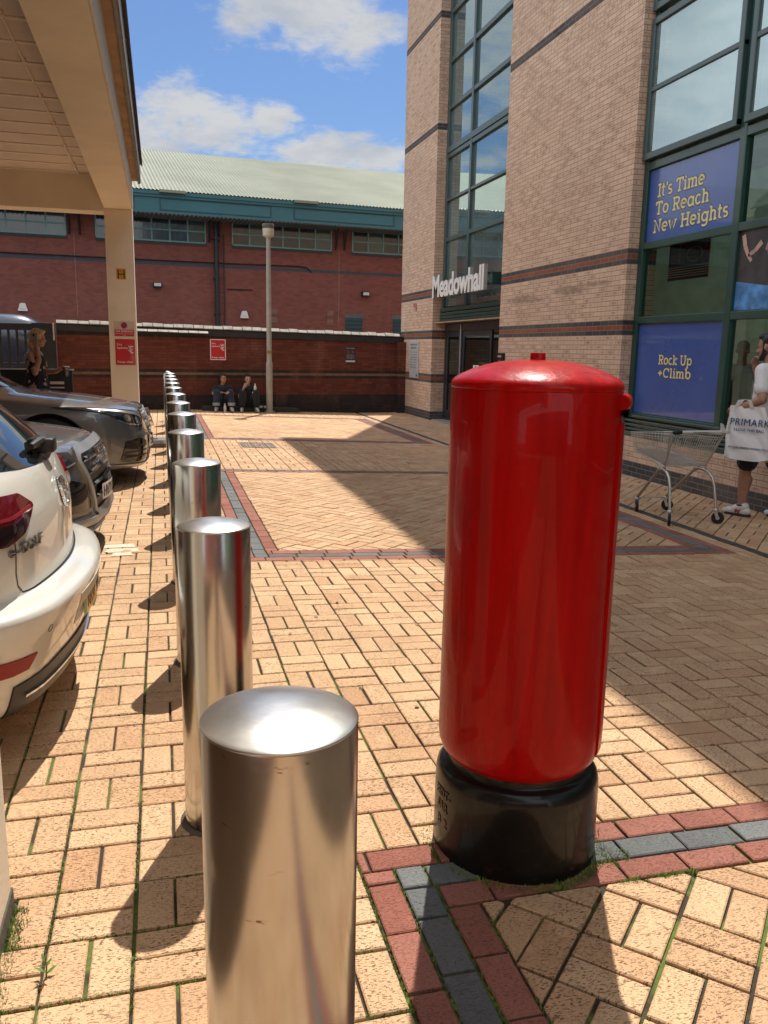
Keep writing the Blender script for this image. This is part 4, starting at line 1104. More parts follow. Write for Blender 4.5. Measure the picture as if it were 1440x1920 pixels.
mb = MB(); mb.prism([(-.635+.043*cos(a*pi/14), 1.785+.043*sin(a*pi/14)) for a in range(28)], f, .0072, .008); mb.build('blue_disc', simple('road sign blue', (.03, .035, .16), .4), t)
mb = MB(); mb.prism([(-.675, 1.815), (-.665, 1.825), (-.595, 1.755), (-.605, 1.745)], f, .008, .0088); mb.build('bar', M['sign_red'], t)
mb = MB(); put_text(mb, 'NO PARKING', f, -.635, 1.665, .30, .032, .014, thick=.008, center=True); put_text(mb, 'Emergency access', f, -.635, 1.632, .30, .016, .0, thick=.008, center=True); put_text(mb, 'only', f, -.635, 1.604, .06, .016, 0, thick=.008, center=True); mb.build('lettering', M['white'], t)
f = lambda u, v, d_: (-.805+u, 16.419-d_, 1.07+v)
hydrant_sign('red fire hydrant sign without border on the cream canopy column', f, .35, .47, (-.63, 16.42, 1.07))

# ------------------------------------------------------------------ stainless bollards
def make_bollard(h=.932, R=.1065):
    t = thing('bollard', '', 'bollard', (0, 0, 0))
    mb = MB(); mb.lathe([(R, -.02), (R, .3), (R, .6), (R, h-.004), (R-.001, h-.001)], 64); mb.build('post', M['steel'], t, 40, local=True)
    mb = MB(); prof = [(R-.0012, h-.003), (R+.0003, h-.001), (R+.0002, h+.0006), (R-.0008, h+.0014)]+[((R-.0008)*sin(a)/sin(.62), h+.0014+.021*(cos(a)-cos(.62))/(1-cos(.62))) for a in [.62*(1-k/16) for k in range(1, 16)]]+[(0, h+.0224)]
    mb.lathe(prof, 64); mb.build('cap', M['steel_cap'], t, 50, local=True)
    mb = MB(); mb.lathe([(R+.022, -.012), (R+.016, .000), (R+.006, .005), (R-.002, .006)], 32); mb.build('mortar_collar', M['dirt'], t, 50, local=True)
    return t
b0 = make_bollard()
ords = ('first', 'second', 'third', 'fourth', 'fifth', 'sixth', 'seventh', 'eighth', 'ninth', 'tenth', 'eleventh', 'twelfth and last')
names = ['brushed steel bollard, %s in the row counted from the red pillar box' % o for o in ords]
for i, Y in enumerate([1.062, 2.445, 3.82, 5.209, 6.596, 7.91, 9.325, 10.714, 12.034, 13.4, 14.75, 16.1]):
    o = b0 if i == 0 else copy_tree(b0)
    o.location = (.143 if i == 0 else .137, Y, .026 if i == 0 else 0.); o.rotation_euler = (radians((.25, -.2, .3, .1, -.3, .2)[i % 6]), radians((-.15, .2, -.1, .25)[i % 4]), i*1.3)
    tag(o, names[i], 'bollard', 'row of steel bollards')
for ch in b0.children:
    pass
# post with flat top rail at the end of the row
t = thing('barrier_post', 'slim steel barrier frame with flat top rail behind the far bollards', 'barrier', (.10, 17.4, 0))
mb = MB(); mb.cbox(.10, .14, 17.06, 17.10, 0, .93, .004); mb.cbox(.20, .235, 16.95, 16.99, 0, .89, .004); mb.build('upright', M['zinc'], t)
mb = MB(); mb.mesh([(.085, 17.10, .925), (.125, 17.12, .925), (.255, 16.94, .87), (.215, 16.92, .87), (.085, 17.10, .95), (.125, 17.12, .95), (.255, 16.94, .895), (.215, 16.92, .895)], [(0, 1, 2, 3), (4, 7, 6, 5), (0, 4, 5, 1), (1, 5, 6, 2), (2, 6, 7, 3), (3, 7, 4, 0)]); mb.build('rail', M['zinc'], t)

# ------------------------------------------------------------------ pillar box
PZ = -.015; R0 = .2355
pb = thing('pillar_box', 'glossy red cylindrical pillar box on a black base, seen from behind', 'post box', (PBX, PBY, PZ))
mb = MB()
mb.lathe([(.246, -.03), (.2435, .02), (.242, .10), (.2415, .20), (.2405, .235), (.237, .252), (.229, .264), (.218, .271), (.206, .274), (.203, .280), (.203, .32)], 72, (0, 0, 0)); mb.build('base', M['black_iron'], pb, 60, local=True)
mb = MB(); g = -PZ
mb.lathe([(.200, .300), (.206, .297), (.216, .304), (.227, .318), (.2345, .340), (.2375, .365), (R0+.0015, .45), (R0, .8), (R0-.001, 1.2), (R0-.002, 1.362), (R0-.005, 1.368)], 96); mb.build('body', M['red'], pb, 60, local=True)
mb = MB(); mb.lathe([(R0-.006, 1.366), (R0-.0022, 1.3675), (R0-.0012, 1.370), (R0-.0010, 1.376), (R0-.004, 1.386), (R0-.012, 1.394), (.205, 1.4045), (.18, 1.4155), (.15, 1.4265), (.10, 1.4385), (.05, 1.4435), (0, 1.4445)], 96)
mb.build('cap', M['red'], pb, 60, local=True)
mb = MB(); mb.lathe([(.0, 1.440), (.0215, 1.440), (.0205, 1.460), (.019, 1.4625), (0, 1.463)], 24); mb.build('cap_stud', M['red'], pb, 40, local=True)
# front: the door half stands proud, its edge shows on the right
A0, A1 = radians(-46), radians(96)
mb = MB(); prof = [(R0-.004, .338), (R0+.001, .338), (R0+.0055, .352), (R0+.0065, .40), (R0+.0065, 1.280), (R0+.004, 1.285), (R0-.002, 1.285)]
mb.lathe(prof, 48, a0=A0, a1=A1)
for a in (A0, A1): mb.poly([(r*cos(a), r*sin(a), z) for r, z in prof])
mb.build('door', M['red'], pb, 40, local=True)
mb = MB()                                                # hood over the aperture and its lip
prof = [(R0-.003, 1.318), (R0+.018, 1.322), (R0+.022, 1.332), (R0+.020, 1.350), (R0+.012, 1.358), (R0-.003, 1.360)]
mb.lathe(prof, 40, a0=A0, a1=A1)
for a in (A0, A1): mb.poly([(r*cos(a), r*sin(a), z) for r, z in prof])
hood = mb.build('aperture_hood', M['red'], pb, 40, local=True)
mb = MB(); mb.lathe([(R0+.002, 1.300), (R0+.020, 1.300), (R0+.020, 1.318), (R0+.002, 1.318)], 40, a0=A0+.03, a1=A1-.03); mb.build('aperture', M['black'], pb, 40, local=True)
mb = MB()
def base_face(a_mid, r=.2415):
    return lambda u, v, d_: ((r+d_)*cos(a_mid+u/r), (r+d_)*sin(a_mid+u/r), v)
f = base_face(radians(186))
for body, z, wd in (('PEDT-', .185, .085), ('SAR', .145, .062), ('B 2', .095, .058)): put_text(mb, body, f, 0, z, wd, .026, .012, thick=.0022, center=True)
mb.build('raised_lettering', M['black_iron'], pb, local=True)

# ------------------------------------------------------------------ grates, rubber block, stains
def grate(name, label, x0, x1, y0, y1, n, bars='y'):
    z = min(gz(x0), gz(x1)); t = thing(name, label, 'drain', ((x0+x1)/2, (y0+y1)/2, z)); mb = MB()
    sl = (gz(x1)-gz(x0))/(x1-x0); Z = lambda x: gz(x0)+sl*(x-x0)+.005
    def sb(a, b, c, d_):
        mb.mesh([(x, y, Z(x)+dz) for dz in (-.02, 0) for y in (c, d_) for x in (a, b)], [(0, 2, 3, 1), (4, 5, 7, 6), (0, 1, 5, 4), (2, 6, 7, 3), (0, 4, 6, 2), (1, 3, 7, 5)])
    sb(x0, x1, y0, y0+.04); sb(x0, x1, y1-.04, y1); sb(x0, x0+.04, y0+.04, y1-.04); sb(x1-.04, x1, y0+.04, y1-.04)
    for k in range(n):
        a = x0+.04+(x1-x0-.08)*(k+.2)/n; sb(a, a+(x1-x0-.08)/n*.55, y0+.041, y1-.041)
    mb.build('frame', M['drain'], t)
    mb = MB(); mb.poly([(x0, y0, Z(x0)-.010), (x1, y0, Z(x1)-.010), (x1, y1, Z(x1)-.010), (x0, y1, Z(x0)-.010)]); mb.build('sump', simple('dark grate gap', (.05, .052, .048), .9), t)
grate('drain_grate', 'large cast iron drain grate in the sunlit paving', 1.13, 1.64, 12.45, 13.12, 9)
grate('drain_cover', 'narrow mossy drain cover beyond the larger grate', 1.18, 1.44, 13.60, 13.80, 5)
t = thing('rubber_block', 'flat worn grey rubber block on the paving between the dark car and bollards', 'block', (-.15, 12.6, 0))
mb = MB(); oct_ = lambda k, z: [(-.15+x*k, 12.62+y*k, z) for x, y in ((-.30, -.12), (-.16, -.24), (.16, -.24), (.30, -.12), (.30, .12), (.16, .24), (-.16, .24), (-.30, .12))]
mb.grid([oct_(1, 0), oct_(1, .06), oct_(.86, .105)], True); mb.poly(oct_(.86, .105)); mb.build('block_body', M['rubber_grey'], t)
mb = MB(); mb.cbox(-.22, -.08, 12.54, 12.66, .104, .112, .004); mb.build('socket', M['black'], t)
t = thing('paint_patch', 'faded white paint patch on the pavers beside the car with ringed grille', 'paint mark', (-.32, 6.1, .003))
mb = MB()
for (x0, x1, y0, y1) in ((-.43, -.19, 6.06, 6.16), (-.45, -.22, 6.19, 6.30), (-.38, -.23, 5.94, 6.04)): mb.poly([(x0, y0, .0035), (x1, y0+.004, .0035), (x1-.02, y1, .0035), (x0+.015, y1-.004, .0035)])
mb.build('film', simple('worn white paint', (.66, .53, .40), .8, var=.25, nsc=40), t)
# dry leaf scraps on the paving
for k, (x, y) in enumerate(((.62, 3.22), (.80, 3.35), (.70, 3.02), (.78, 4.35), (.98, 3.1), (1.25, 3.4), (.95, 4.6), (.60, 4.1), (1.62, 2.9), (1.3, 4.15))):
    mb = MB(); r = random.Random(k); z = gz(x, y); L = r.uniform(.012, .024); a = r.random()*6
    d_ = Vector((cos(a), sin(a), 0)); n_ = Vector((-sin(a), cos(a), 0)); p = Vector((x, y, z+.002))
    mb.grid([[p-d_*L, p-d_*L*.9], [p-d_*L*.4+n_*.006+Vector((0, 0, .006)), p-d_*L*.4-n_*.006], [p+d_*L*.4+n_*.005, p+d_*L*.4-n_*.007+Vector((0, 0, .007))], [p+d_*L, p+d_*L*.95]])
    o = mb.build('leaf_scrap', M['board'] if k % 2 else M['black']); tag(o, 'scrap of dry dark leaf lying on the sunlit pavers', 'leaf', 'dry leaf scraps on the paving')

# ------------------------------------------------------------------ gate, barrier and vehicle at the left end
t = thing('metal_gate', 'black metal bar gate with solid panel beside the brick wall end', 'gate', (-3.2, 19.4, 0))
mb = MB(); mb.cbox(-2.62, -2.16, 19.38, 19.44, .05, 1.86, .006); mb.build('panel', M['gate'], t)
mb = MB(); mb.cbox(-7.5, -2.62, 19.39, 19.43, 1.70, 1.84, .005); mb.cbox(-7.5, -2.62, 19.39, 19.43, .95, 1.02, .005); mb.cbox(-7.5, -2.62, 19.39, 19.43, .05, .15, .005)
k = -7.4
while k < -2.65:
    mb.cbox(k, k+.05, 19.395, 19.425, .15, 1.70, .004); k += .165
mb.build('bars', M['gate'], t)
mb = MB(); mb.cbox(-2.20, -2.17, 19.34, 19.38, 1.5, 1.86, .003); mb.build('latch', M['zinc'], t)
t = thing('low_barrier', 'low black panel barrier with pale top edge behind the far dark car', 'barrier', (-2.6, 13.6, 0))
mb = MB(); mb.cbox(-5.0, -1.30, 13.55, 13.65, .05, 1.045, .008); mb.build('panel', M['gate'], t)
mb = MB(); mb.cbox(-5.0, -1.28, 13.52, 13.68, 1.045, 1.065, .004); mb.build('capping', M['zinc'], t)
mb = MB(); mb.cbox(-1.62, -1.42, 13.54, 13.55, .84, .88, .003); mb.cbox(-1.62, -1.42, 13.54, 13.55, .78, .80, .003); mb.build('plate', M['off_white'], t)
t = thing('parked_van', 'dark blue parked van with pale panels seen through the bar gate', 'van', (-5.2, 23.2, -.1))
mb = MB()
rows = []
for (z, w, l) in ((.25, .95, 2.5), (.6, 1.0, 2.6), (1.1, 1.0, 2.6), (1.6, .95, 2.45), (1.95, .85, 2.3), (2.1, .7, 2.0), (2.14, .4, 1.6)):
    rows.append([(-5.2+l*c_, 23.2+w*s_, z) for c_, s_ in [(math.copysign(abs(cos(a))**.35, cos(a)), math.copysign(abs(sin(a))**.35, sin(a))) for a in [2*pi*k/40 for k in range(40)]]])
mb.grid(rows, True); mb.poly(rows[-1]); mb.build('body', car_paint('dark blue van paint', (.015, .022, .045), .2), t, 40)
mb = MB()
for k in range(6): mb.cbox(-6.9+.52*k, -6.5+.52*k, 22.16, 22.20, .72, 1.02, .004)
mb.build('panels', M['white'], t)
mb = MB(); mb.cbox(-6.9, -4.0, 22.235, 22.28, 1.3, 1.6, .01); mb.build('window', M['hall_glass'], t)
for x in (-6.6, -3.8):
    for y in (22.3, 24.1):
        mb = MB(); mb.lathe([(.2, -.1), (.33, -.1), (.34, 0), (.33, .1), (.2, .1)], 24, M=Matrix.Translation((x, y, .22)) @ Matrix.Rotation(pi/2, 4, 'X')); mb.build('wheel', M['rubber'], t, 40)
# ------------------------------------------------------------------ cars: bodies lofted through plan outlines from sill to roof
def pchip(xs, ys, x):
    n = len(xs)
    if x <= xs[0]: return ys[0]
    if x >= xs[-1]: return ys[-1]
    i = 0
    while xs[i+1] < x: i += 1
    def sl(k): return (ys[k+1]-ys[k])/(xs[k+1]-xs[k])
    def dv(k):
        if k == 0: return sl(0)
        if k == n-1: return sl(n-2)
        a, b = sl(k-1), sl(k)
        return 0 if a*b <= 0 else 2*a*b/(a+b)
    h = xs[i+1]-xs[i]; t = (x-xs[i])/h; m0, m1 = dv(i)*h, dv(i+1)*h
    return ys[i]*(2*t**3-3*t*t+1)+m0*(t**3-2*t*t+t)+ys[i+1]*(-2*t**3+3*t*t)+m1*(t**3-t*t)
class Car:
    """local frame: x = 0 at the end next to the bollards, body towards -x; y across; z up"""
    def __init__(s, levels, end, back, crown=.02):
        s.z = [l[0] for l in levels]; s.xe = [l[1] for l in levels]; s.xb = [l[2] for l in levels]; s.w = [l[3] for l in levels]
        s.end, s.back, s.crown = end, back, crown
    def lv(s, z): return pchip(s.z, s.xe, z), pchip(s.z, s.xb, z), pchip(s.z, s.w, z)
    def curve(s, y, w, p):
        bow, rx, ry = p; q = max(0., (abs(y)-(w-ry))/ry); q = min(q, 1.)
        return bow*(y/w)**2+rx*(1-sqrt(max(0, 1-q*q)))
    def ys(s, w, ry, nc=9, nm=12):
        a = [w-ry+ry*sin(pi/2*k/nc) for k in range(nc+1)]
        return [-v for v in reversed(a)]+[-(w-ry)+2*(w-ry)*k/nm for k in range(1, nm)]+a
    def loop(s, z):
        xe, xb, w = s.lv(z); L = xe-xb; k = min(1., L/1.6)
        pe = (s.end[0], s.end[1]*k, min(s.end[2], w*.75)); pb = (s.back[0]*k, s.back[1]*k, min(s.back[2], w*.75))
        pts = [(xe-s.curve(y, w, pe), y) for y in s.ys(w, pe[2])]
        x0 = xe-s.curve(w, w, pe); x1 = xb+s.curve(w, w, pb); n = 16
        pts += [(x0+(x1-x0)*k_/n, w+.012*sin(pi*k_/n)) for k_ in range(1, n)]
        pts += [(xb+s.curve(y, w, pb), y) for y in reversed(s.ys(w, pb[2]))]
        pts += [(x1+(x0-x1)*k_/n, -w-.012*sin(pi*k_/n)) for k_ in range(1, n)]
        return [(x, y, z-s.crown*(y/max(w, .1))**2*smoothstep(.5, .9, z)) for x, y in pts]
    def end_pt(s, y, z, off=0.):
        def P(y, z):
            w0 = s.lv(z)[2]; zz = z+s.crown*(y/max(w0, .1))**2*smoothstep(.5, .9, z)
            xe, xb, w = s.lv(zz); y = max(-w, min(w, y)); k = min(1., (xe-xb)/1.6)
            return Vector((xe-s.curve(y, w, (s.end[0], s.end[1]*k, min(s.end[2], w*.75))), y, z))
        p = P(y, z)
        if off:
            e = .006; n = (P(y+e, z)-P(y-e, z)).cross(P(y, z+e)-P(y, z-e))
            if n.length > 1e-9: p = p+n.normalized()*off
        return p
    def side_pt(s, x, z, sg, off=0.):
        xe, xb, w = s.lv(z); return Vector((x, sg*(w+.012+off), z-s.crown*smoothstep(.5, .9, z)))
    def body(s, name, mat, root, nsub=4, arches=(), arch_r=.36, arch_z=.33, floor=.17):
        zs = []
        for i in range(len(s.z)-1): zs += [s.z[i]+(s.z[i+1]-s.z[i])*k/nsub for k in range(nsub)]
        zs.append(s.z[-1]); mb = MB(); rows = [s.loop(z) for z in zs]
        mb.grid(rows, True); mb.poly(rows[-1]); mb.poly(rows[0][::-1])
        o = mb.build(name, mat, root, 50, local=True)
        cut = MB()
        for x in arches:
            for sg in (-1, 1): cut.lathe([(0, -.3), (arch_r, -.3), (arch_r, .3), (0, .3)], 40, M=Matrix.Translation((x, sg*.80, arch_z)) @ Matrix.Rotation(pi/2, 4, 'X'))
        if arches:
            c = cut.build('cut', mat, None, weld=True); c.parent = root; bpy.context.view_layer.update()
            b = o.modifiers.new('b', 'BOOLEAN'); b.object = c; b.operation = 'DIFFERENCE'; b.solver = 'EXACT'
            bpy.context.view_layer.update()
            me = bpy.data.meshes.new_from_object(o.evaluated_get(bpy.context.evaluated_depsgraph_get()))
            o.modifiers.clear(); o.data = me; me.polygons.foreach_set('use_smooth', [True]*len(me.polygons)); me.set_sharp_from_angle(angle=radians(45))
            bpy.data.objects.remove(c)
        return o
def resample(pl, n):
    d = [0.]
    for a, b in zip(pl, pl[1:]): d.append(d[-1]+sqrt((b[0]-a[0])**2+(b[1]-a[1])**2))
    out = []
    for k in range(n):
        t = d[-1]*k/(n-1); i = 0
        while i < len(d)-2 and d[i+1] < t: i += 1
        h = d[i+1]-d[i] or 1; q = (t-d[i])/h
        out.append((pl[i][0]+(pl[i+1][0]-pl[i][0])*q, pl[i][1]+(pl[i+1][1]-pl[i][1])*q))
    return out
def patch(mb, fn, top, bot, off, n=18, m=7, depth=.012):
    """sheet of thickness depth lying on a body surface fn(u,v,off) between two edge lines"""
    T, B = resample(top, n), resample(bot, n)
    F = [[fn(a[0]+(b[0]-a[0])*j/(m-1), a[1]+(b[1]-a[1])*j/(m-1), off) for a, b in zip(B, T)] for j in range(m)]
    K = [[fn(a[0]+(b[0]-a[0])*j/(m-1), a[1]+(b[1]-a[1])*j/(m-1), off-depth) for a, b in zip(B, T)] for j in (0, m-1)]
    mb.grid(F); mb.grid([F[0], K[0]]); mb.grid([F[-1], K[1]])
    for k in (0, -1):
        col = [r[k] for r in F]; b0, b1 = K[0][k], K[1][k]
        back = [b0.lerp(b1, j/(m-1)) for j in range(m)]; mb.grid([col, back])
    return mb
def wheel(root, x, y, r, sg, z0=0.):
    t = MB(); Mx = Matrix.Translation((x, y, r+z0)) @ Matrix.Rotation(sg*-pi/2, 4, 'X')
    t.lathe([(r*.66, -.10), (r*.9, -.105), (r*.98, -.085), (r, -.05), (r, .05), (r*.98, .085), (r*.9, .105), (r*.66, .10)], 40, M=Mx)
    ty = t.build('wheel', M['rubber'], root, 40, local=True)
    g = MB(); g.lathe([(r*.67, .095), (r*.62, .08), (r*.58, .03), (.02, .05)], 40, M=Mx)
    for k in range(5):
        a = 2*pi*k/5
        for da in (-.16, .16):
            g.mesh([Mx @ Vector((q*cos(a+da*w_), q*sin(a+da*w_), h)) for q, w_, h in ((.05, 1, .09), (r*.64, .6, .085), (r*.64, 1.4, .085), (.05, 2.2, .09))], [(0, 1, 2, 3)])
    g.build('rim', M['zinc'], ty, None, local=True)
M['car_white'] = car_paint('white car paint', (.66, .64, .58), .0, .3)
M['car_grey'] = car_paint('dark grey metallic paint', (.14, .14, .138), .55, .30)
M['car_grey2'] = car_paint('charcoal metallic paint', (.15, .153, .158), .55, .30)
M['tail_red'] = dark_glass('dark red lamp lens', (.13, .004, .010), .05)
M['tail_dark'] = dark_glass('smoked lamp lens', (.018, .006, .008), .06)
M['refl_red'] = simple('red reflector', (.26, .006, .010), .45, var=.05)
M['car_glass'] = dark_glass('car glass', (.010, .013, .014), .015)
M['gloss_black'] = dark_glass('gloss black trim', (.008, .008, .009), .06)
M['satin_silver'] = simple('satin silver trim', (.46, .46, .45), .35, .8, var=.05)
M['lamp_glass'] = dark_glass('headlamp cover', (.012, .013, .015), .03)
M['plate_yellow'] = simple('yellow number plate', (.70, .37, .012), .35, var=.04, coat=.3)
M['plate_white'] = simple('white number plate', (.70, .69, .66), .35, var=.03, coat=.3)
M['plate_green'] = simple('green plate band', (.02, .28, .09), .35)
M['dark_chrome'] = simple('smoky chrome', (.30, .30, .31), .12, 1., var=.03)
def ring(mb, f, cu, cv, r0, r1, d0, d1, n=40):
    for k in range(n):
        a, b = 2*pi*k/n, 2*pi*(k+1)/n
        P = lambda r, t, d_: f(cu+r*cos(t), cv+r*sin(t), d_)
        mb.poly([P(r0, a, d1), P(r1, a, d1), P(r1, b, d1), P(r0, b, d1)]); mb.poly([P(r1, a, d0), P(r1, b, d0), P(r1, b, d1), P(r1, a, d1)]); mb.poly([P(r0, b, d0), P(r0, a, d0), P(r0, a, d1), P(r0, b, d1)])
def stroke(mb, f, pts, w, d0, d1):
    for (a, b) in zip(pts, pts[1:]):
        tx, ty = b[0]-a[0], b[1]-a[1]; l = sqrt(tx*tx+ty*ty); nx, ny = -ty/l*w, tx/l*w
        mb.prism([(a[0]-nx, a[1]-ny), (b[0]-nx, b[1]-ny), (b[0]+nx, b[1]+ny), (a[0]+nx, a[1]+ny)], f, d0, d1)
def seam(root, fn, pts, w=.0035, name='panel_gap', n=40, off=.0012):
    mb = MB(); q = resample(pts, n)
    for a, b in zip(q, q[1:]):
        tx, ty = b[0]-a[0], b[1]-a[1]; l = sqrt(tx*tx+ty*ty) or 1; nx, ny = -ty/l*w, tx/l*w
        mb.poly([fn(a[0]-nx, a[1]-ny, off), fn(b[0]-nx, b[1]-ny, off), fn(b[0]+nx, b[1]+ny, off), fn(a[0]+nx, a[1]+ny, off)])
    mb.build(name, M['black'], root, local=True)
def side_glass(c, root, pts_top, pts_bot, nsplit=()):
    for sg in (-1, 1):
        mb = MB(); patch(mb, lambda x, z, o: c.side_pt(x, z, sg, o), pts_top, pts_bot, .004, 24, 6); mb.build('side_window', M['car_glass'], root, 40, local=True)

# ---- white hatchback, tail towards the bollards
car = thing('parked_hatchback', 'white electric hatchback parked tail towards the bollards', 'car', (-.284, 3.60, 0), radians(-2), 'cars parked nose or tail to the bollards')
C = Car([(.16, -.135, -4.00, .80), (.20, -.092, -4.1, .85), (.27, -.072, -4.19, .875), (.34, -.052, -4.22, .887), (.42, -.028, -4.24, .893), (.50, -.004, -4.25, .90), (.538, 0, -4.25, .90), (.556, -.008, -4.24, .90), (.568, -.03, -4.23, .90), (.580, -.088, -4.22, .898), (.592, -.112, -4.21, .896),
         (.62, -.114, -4.2, .896), (.75, -.112, -4.05, .895), (.84, -.120, -3.6, .89), (.89, -.134, -3.2, .882), (.94, -.152, -3.0, .868), (.98, -.172, -2.93, .85), (1.01, -.198, -2.87, .835), (1.15, -.335, -2.62, .775), (1.28, -.475, -2.35, .705), (1.335, -.530, -2.22, .67), (1.36, -.478, -2.15, .645), (1.385, -.50, -2.09, .615), (1.402, -.66, -2.0, .57), (1.415, -1.0, -1.95, .48)],
        (.17, .22, .34), (.16, .5, .5), .02)
C.body('body', M['car_white'], car, 4, (-.86, -3.48), .335, .31)
E_ = C.end_pt
for sg in (-1, 1):
    mb = MB(); k = lambda pts: [(sg*y, z) for y, z in pts]
    fnE = lambda y, z, o: E_(y, z, o)
    # lens: wraps from the tailgate round to the side
    top = k([(.43, .885), (.50, .93), (.62, .935), (.80, .925), (.868, .905)]); bot = k([(.43, .875), (.55, .80), (.66, .775), (.80, .79), (.886, .815)])
    patch(mb, fnE, top, bot, .012, 26, 8, .016); lm = mb.build('tail_light', M['tail_red'], car, 40, local=True)
    mb = MB(); patch(mb, fnE, k([(.47, .862), (.60, .842), (.80, .845), (.874, .855)]), k([(.55, .806), (.66, .783), (.80, .797), (.882, .822)]), .0145, 22, 5, .006); mb.build('lower_lens', M['tail_dark'], lm, 40, local=True)
    mb = MB(); patch(mb, fnE, k([(.455, .882), (.60, .866), (.80, .866), (.872, .872)]), k([(.46, .872), (.60, .855), (.80, .856), (.874, .863)]), .0148, 22, 3, .004); mb.build('light_bar', M['refl_red'], lm, 40, local=True)
    mb = MB(); patch(mb, fnE, k([(.66, .405), (.74, .408), (.85, .42)]), k([(.68, .355), (.74, .352), (.86, .365)]), .005, 16, 4, .01); mb.build('reflector', M['refl_red'], car, 40, local=True)
# rear window, wiper
mb = MB(); patch(mb, E_, [(-.50, 1.325), (-.3, 1.33), (0, 1.332), (.3, 1.33), (.50, 1.325)], [(-.66, 1.02), (-.35, .995), (0, .985), (.35, .995), (.66, 1.02)], .004, 26, 10, .008); gl = mb.build('rear_window', M['car_glass'], car, 40, local=True)
mb = MB(); fz = lambda y, z, o=0.: E_(y, z, o)
mb.cbox(-.05, .05, -.045, .045, -.03, .03, .012, M=Matrix.Translation(E_(0, 1.025, .03))); mb.tube([E_(0, 1.03, .045), E_(-.06, 1.035, .04), E_(-.15, 1.035, .03)], [.022, .020, .012], 8); mb.build('wiper', M['black'], car, 40, local=True)
# roundel
mb = MB(); mb.prism([(.062*cos(a*pi/16), .855+.062*sin(a*pi/16)) for a in range(32)], E_, .0, .010); bd = mb.build('badge', M['gloss_black'], car, 40, local=True)
mb = MB(); ring(mb, E_, 0, .855, .052, .062, .004, .016)
stroke(mb, E_, [(-.026, .899), (0, .862), (.026, .899)], .0045, .008, .0145); stroke(mb, E_, [(-.046, .882), (-.022, .816), (0, .850), (.022, .816), (.046, .882)], .0045, .008, .0145)
mb.build('badge_ring', M['chrome'], bd, 30, local=True)
mb = MB(); put_text(mb, 'e-GOLF', E_, -.650, .735, .25, .038, .012, thick=.007); mb.build('model_lettering', M['dark_chrome'], car, local=True)
# bumper: plate recess, plate, valance, trim, sensors
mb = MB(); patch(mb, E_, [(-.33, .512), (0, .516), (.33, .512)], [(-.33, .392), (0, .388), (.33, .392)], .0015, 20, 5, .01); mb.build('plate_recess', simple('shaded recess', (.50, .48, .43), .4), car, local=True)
_x0 = E_(0, .45, 0).x
pf = lambda u, v, d_, x0=_x0: Vector((x0+d_-.016-.0143*(u/.26)**2, u, v))
mb = MB(); rows = [[pf(-.26+.52*k/12, v, .02) for k in range(13)] for v in (.395, .507)]; mb.grid(rows); pl = mb.build('number_plate', M['plate_yellow'], car, local=True)
mb = MB(); put_text(mb, 'RK41 NNM', pf, .02, .415, .42, .072, .008, thick=.0212, center=True); mb.build('plate_lettering', M['black'], pl, local=True)
mb = MB(); mb.prism([(-.259, .396), (-.215, .396), (-.215, .506), (-.259, .506)], pf, .02, .0206); mb.build('green_band', M['plate_green'], pl, local=True)
mb = MB(); patch(mb, E_, [(-.72, .305), (-.45, .325), (0, .33), (.45, .325), (.72, .305)], [(-.70, .19), (-.45, .19), (0, .19), (.45, .19), (.70, .19)], .006, 30, 6, .02); mb.build('valance', M['black'], car, 40, local=True)
mb = MB(); patch(mb, E_, [(-.66, .258), (0, .262), (.66, .258)], [(-.66, .248), (0, .252), (.66, .248)], .014, 30, 3, .01); mb.build('chrome_strip', M['chrome'], car, 40, local=True)
mb = MB()
for y in (-.62, -.28, .28, .62): ring(mb, E_, y, .475, .0105, .0125, 0, .001, 20)
mb.build('parking_sensor', M['black'], car, local=True)
seam(car, E_, [(-.60, .905), (-.615, .66), (-.60, .60), (-.52, .590), (0, .588), (.52, .590), (.60, .60), (.615, .66), (.60, .905)], .0028)
side_glass(C, car, [(-.62, 1.25), (-1.0, 1.34), (-2.0, 1.33), (-2.35, 1.20)], [(-.75, 1.02), (-1.2, .99), (-2.2, .98), (-2.75, .98)])
for sg in (-1, 1):
    for x in (-.86, -3.48): wheel(car, x, sg*.79, .315, sg)
    mb = MB(); mb.ball((-2.55, sg*.97, .98), (.07, .10, .075), 14, 10); mb.build('door_mirror', M['car_white'], car, 50, local=True)

# ---- grey car with tall octagonal grille
def badge_rings(mb, f, cu, cv, r, d0, d1):
    for k in range(4): ring(mb, f, cu+(k-1.5)*r*1.42, cv, r*.80, r, d0, d1, 28)
car = thing('parked_estate', 'dark grey car with tall chrome framed grille and four rings facing the bollards', 'car', (-.405, 6.22, 0), radians(-3), 'cars parked nose or tail to the bollards')
C = Car([(.16, -.16, -4.3, .78), (.20, -.06, -4.42, .86), (.25, -.012, -4.46, .90), (.30, 0, -4.48, .915), (.33, -.004, -4.48, .92), (.355, -.022, -4.48, .925), (.42, -.020, -4.49, .928), (.52, -.024, -4.5, .93), (.62, -.040, -4.5, .93), (.70, -.064, -4.49, .93), (.755, -.094, -4.48, .928), (.79, -.135, -4.47, .922), (.815, -.20, -4.46, .915), (.84, -.34, -4.45, .905), (.88, -.64, -4.43, .89), (.92, -1.0, -4.4, .87), (.95, -1.2, -4.38, .855), (1.05, -1.42, -4.33, .825), (1.2, -1.75, -4.22, .77), (1.35, -2.1, -4.1, .70), (1.45, -2.4, -3.95, .63), (1.49, -2.65, -3.7, .55), (1.505, -3.0, -3.4, .42)],
        (.085, .34, .46), (.1, .3, .4), .02)
C.body('body', M['car_grey'], car, 4, (-.88, -3.55), .35, .32)
E_ = C.end_pt
oT, oB = .758, .335
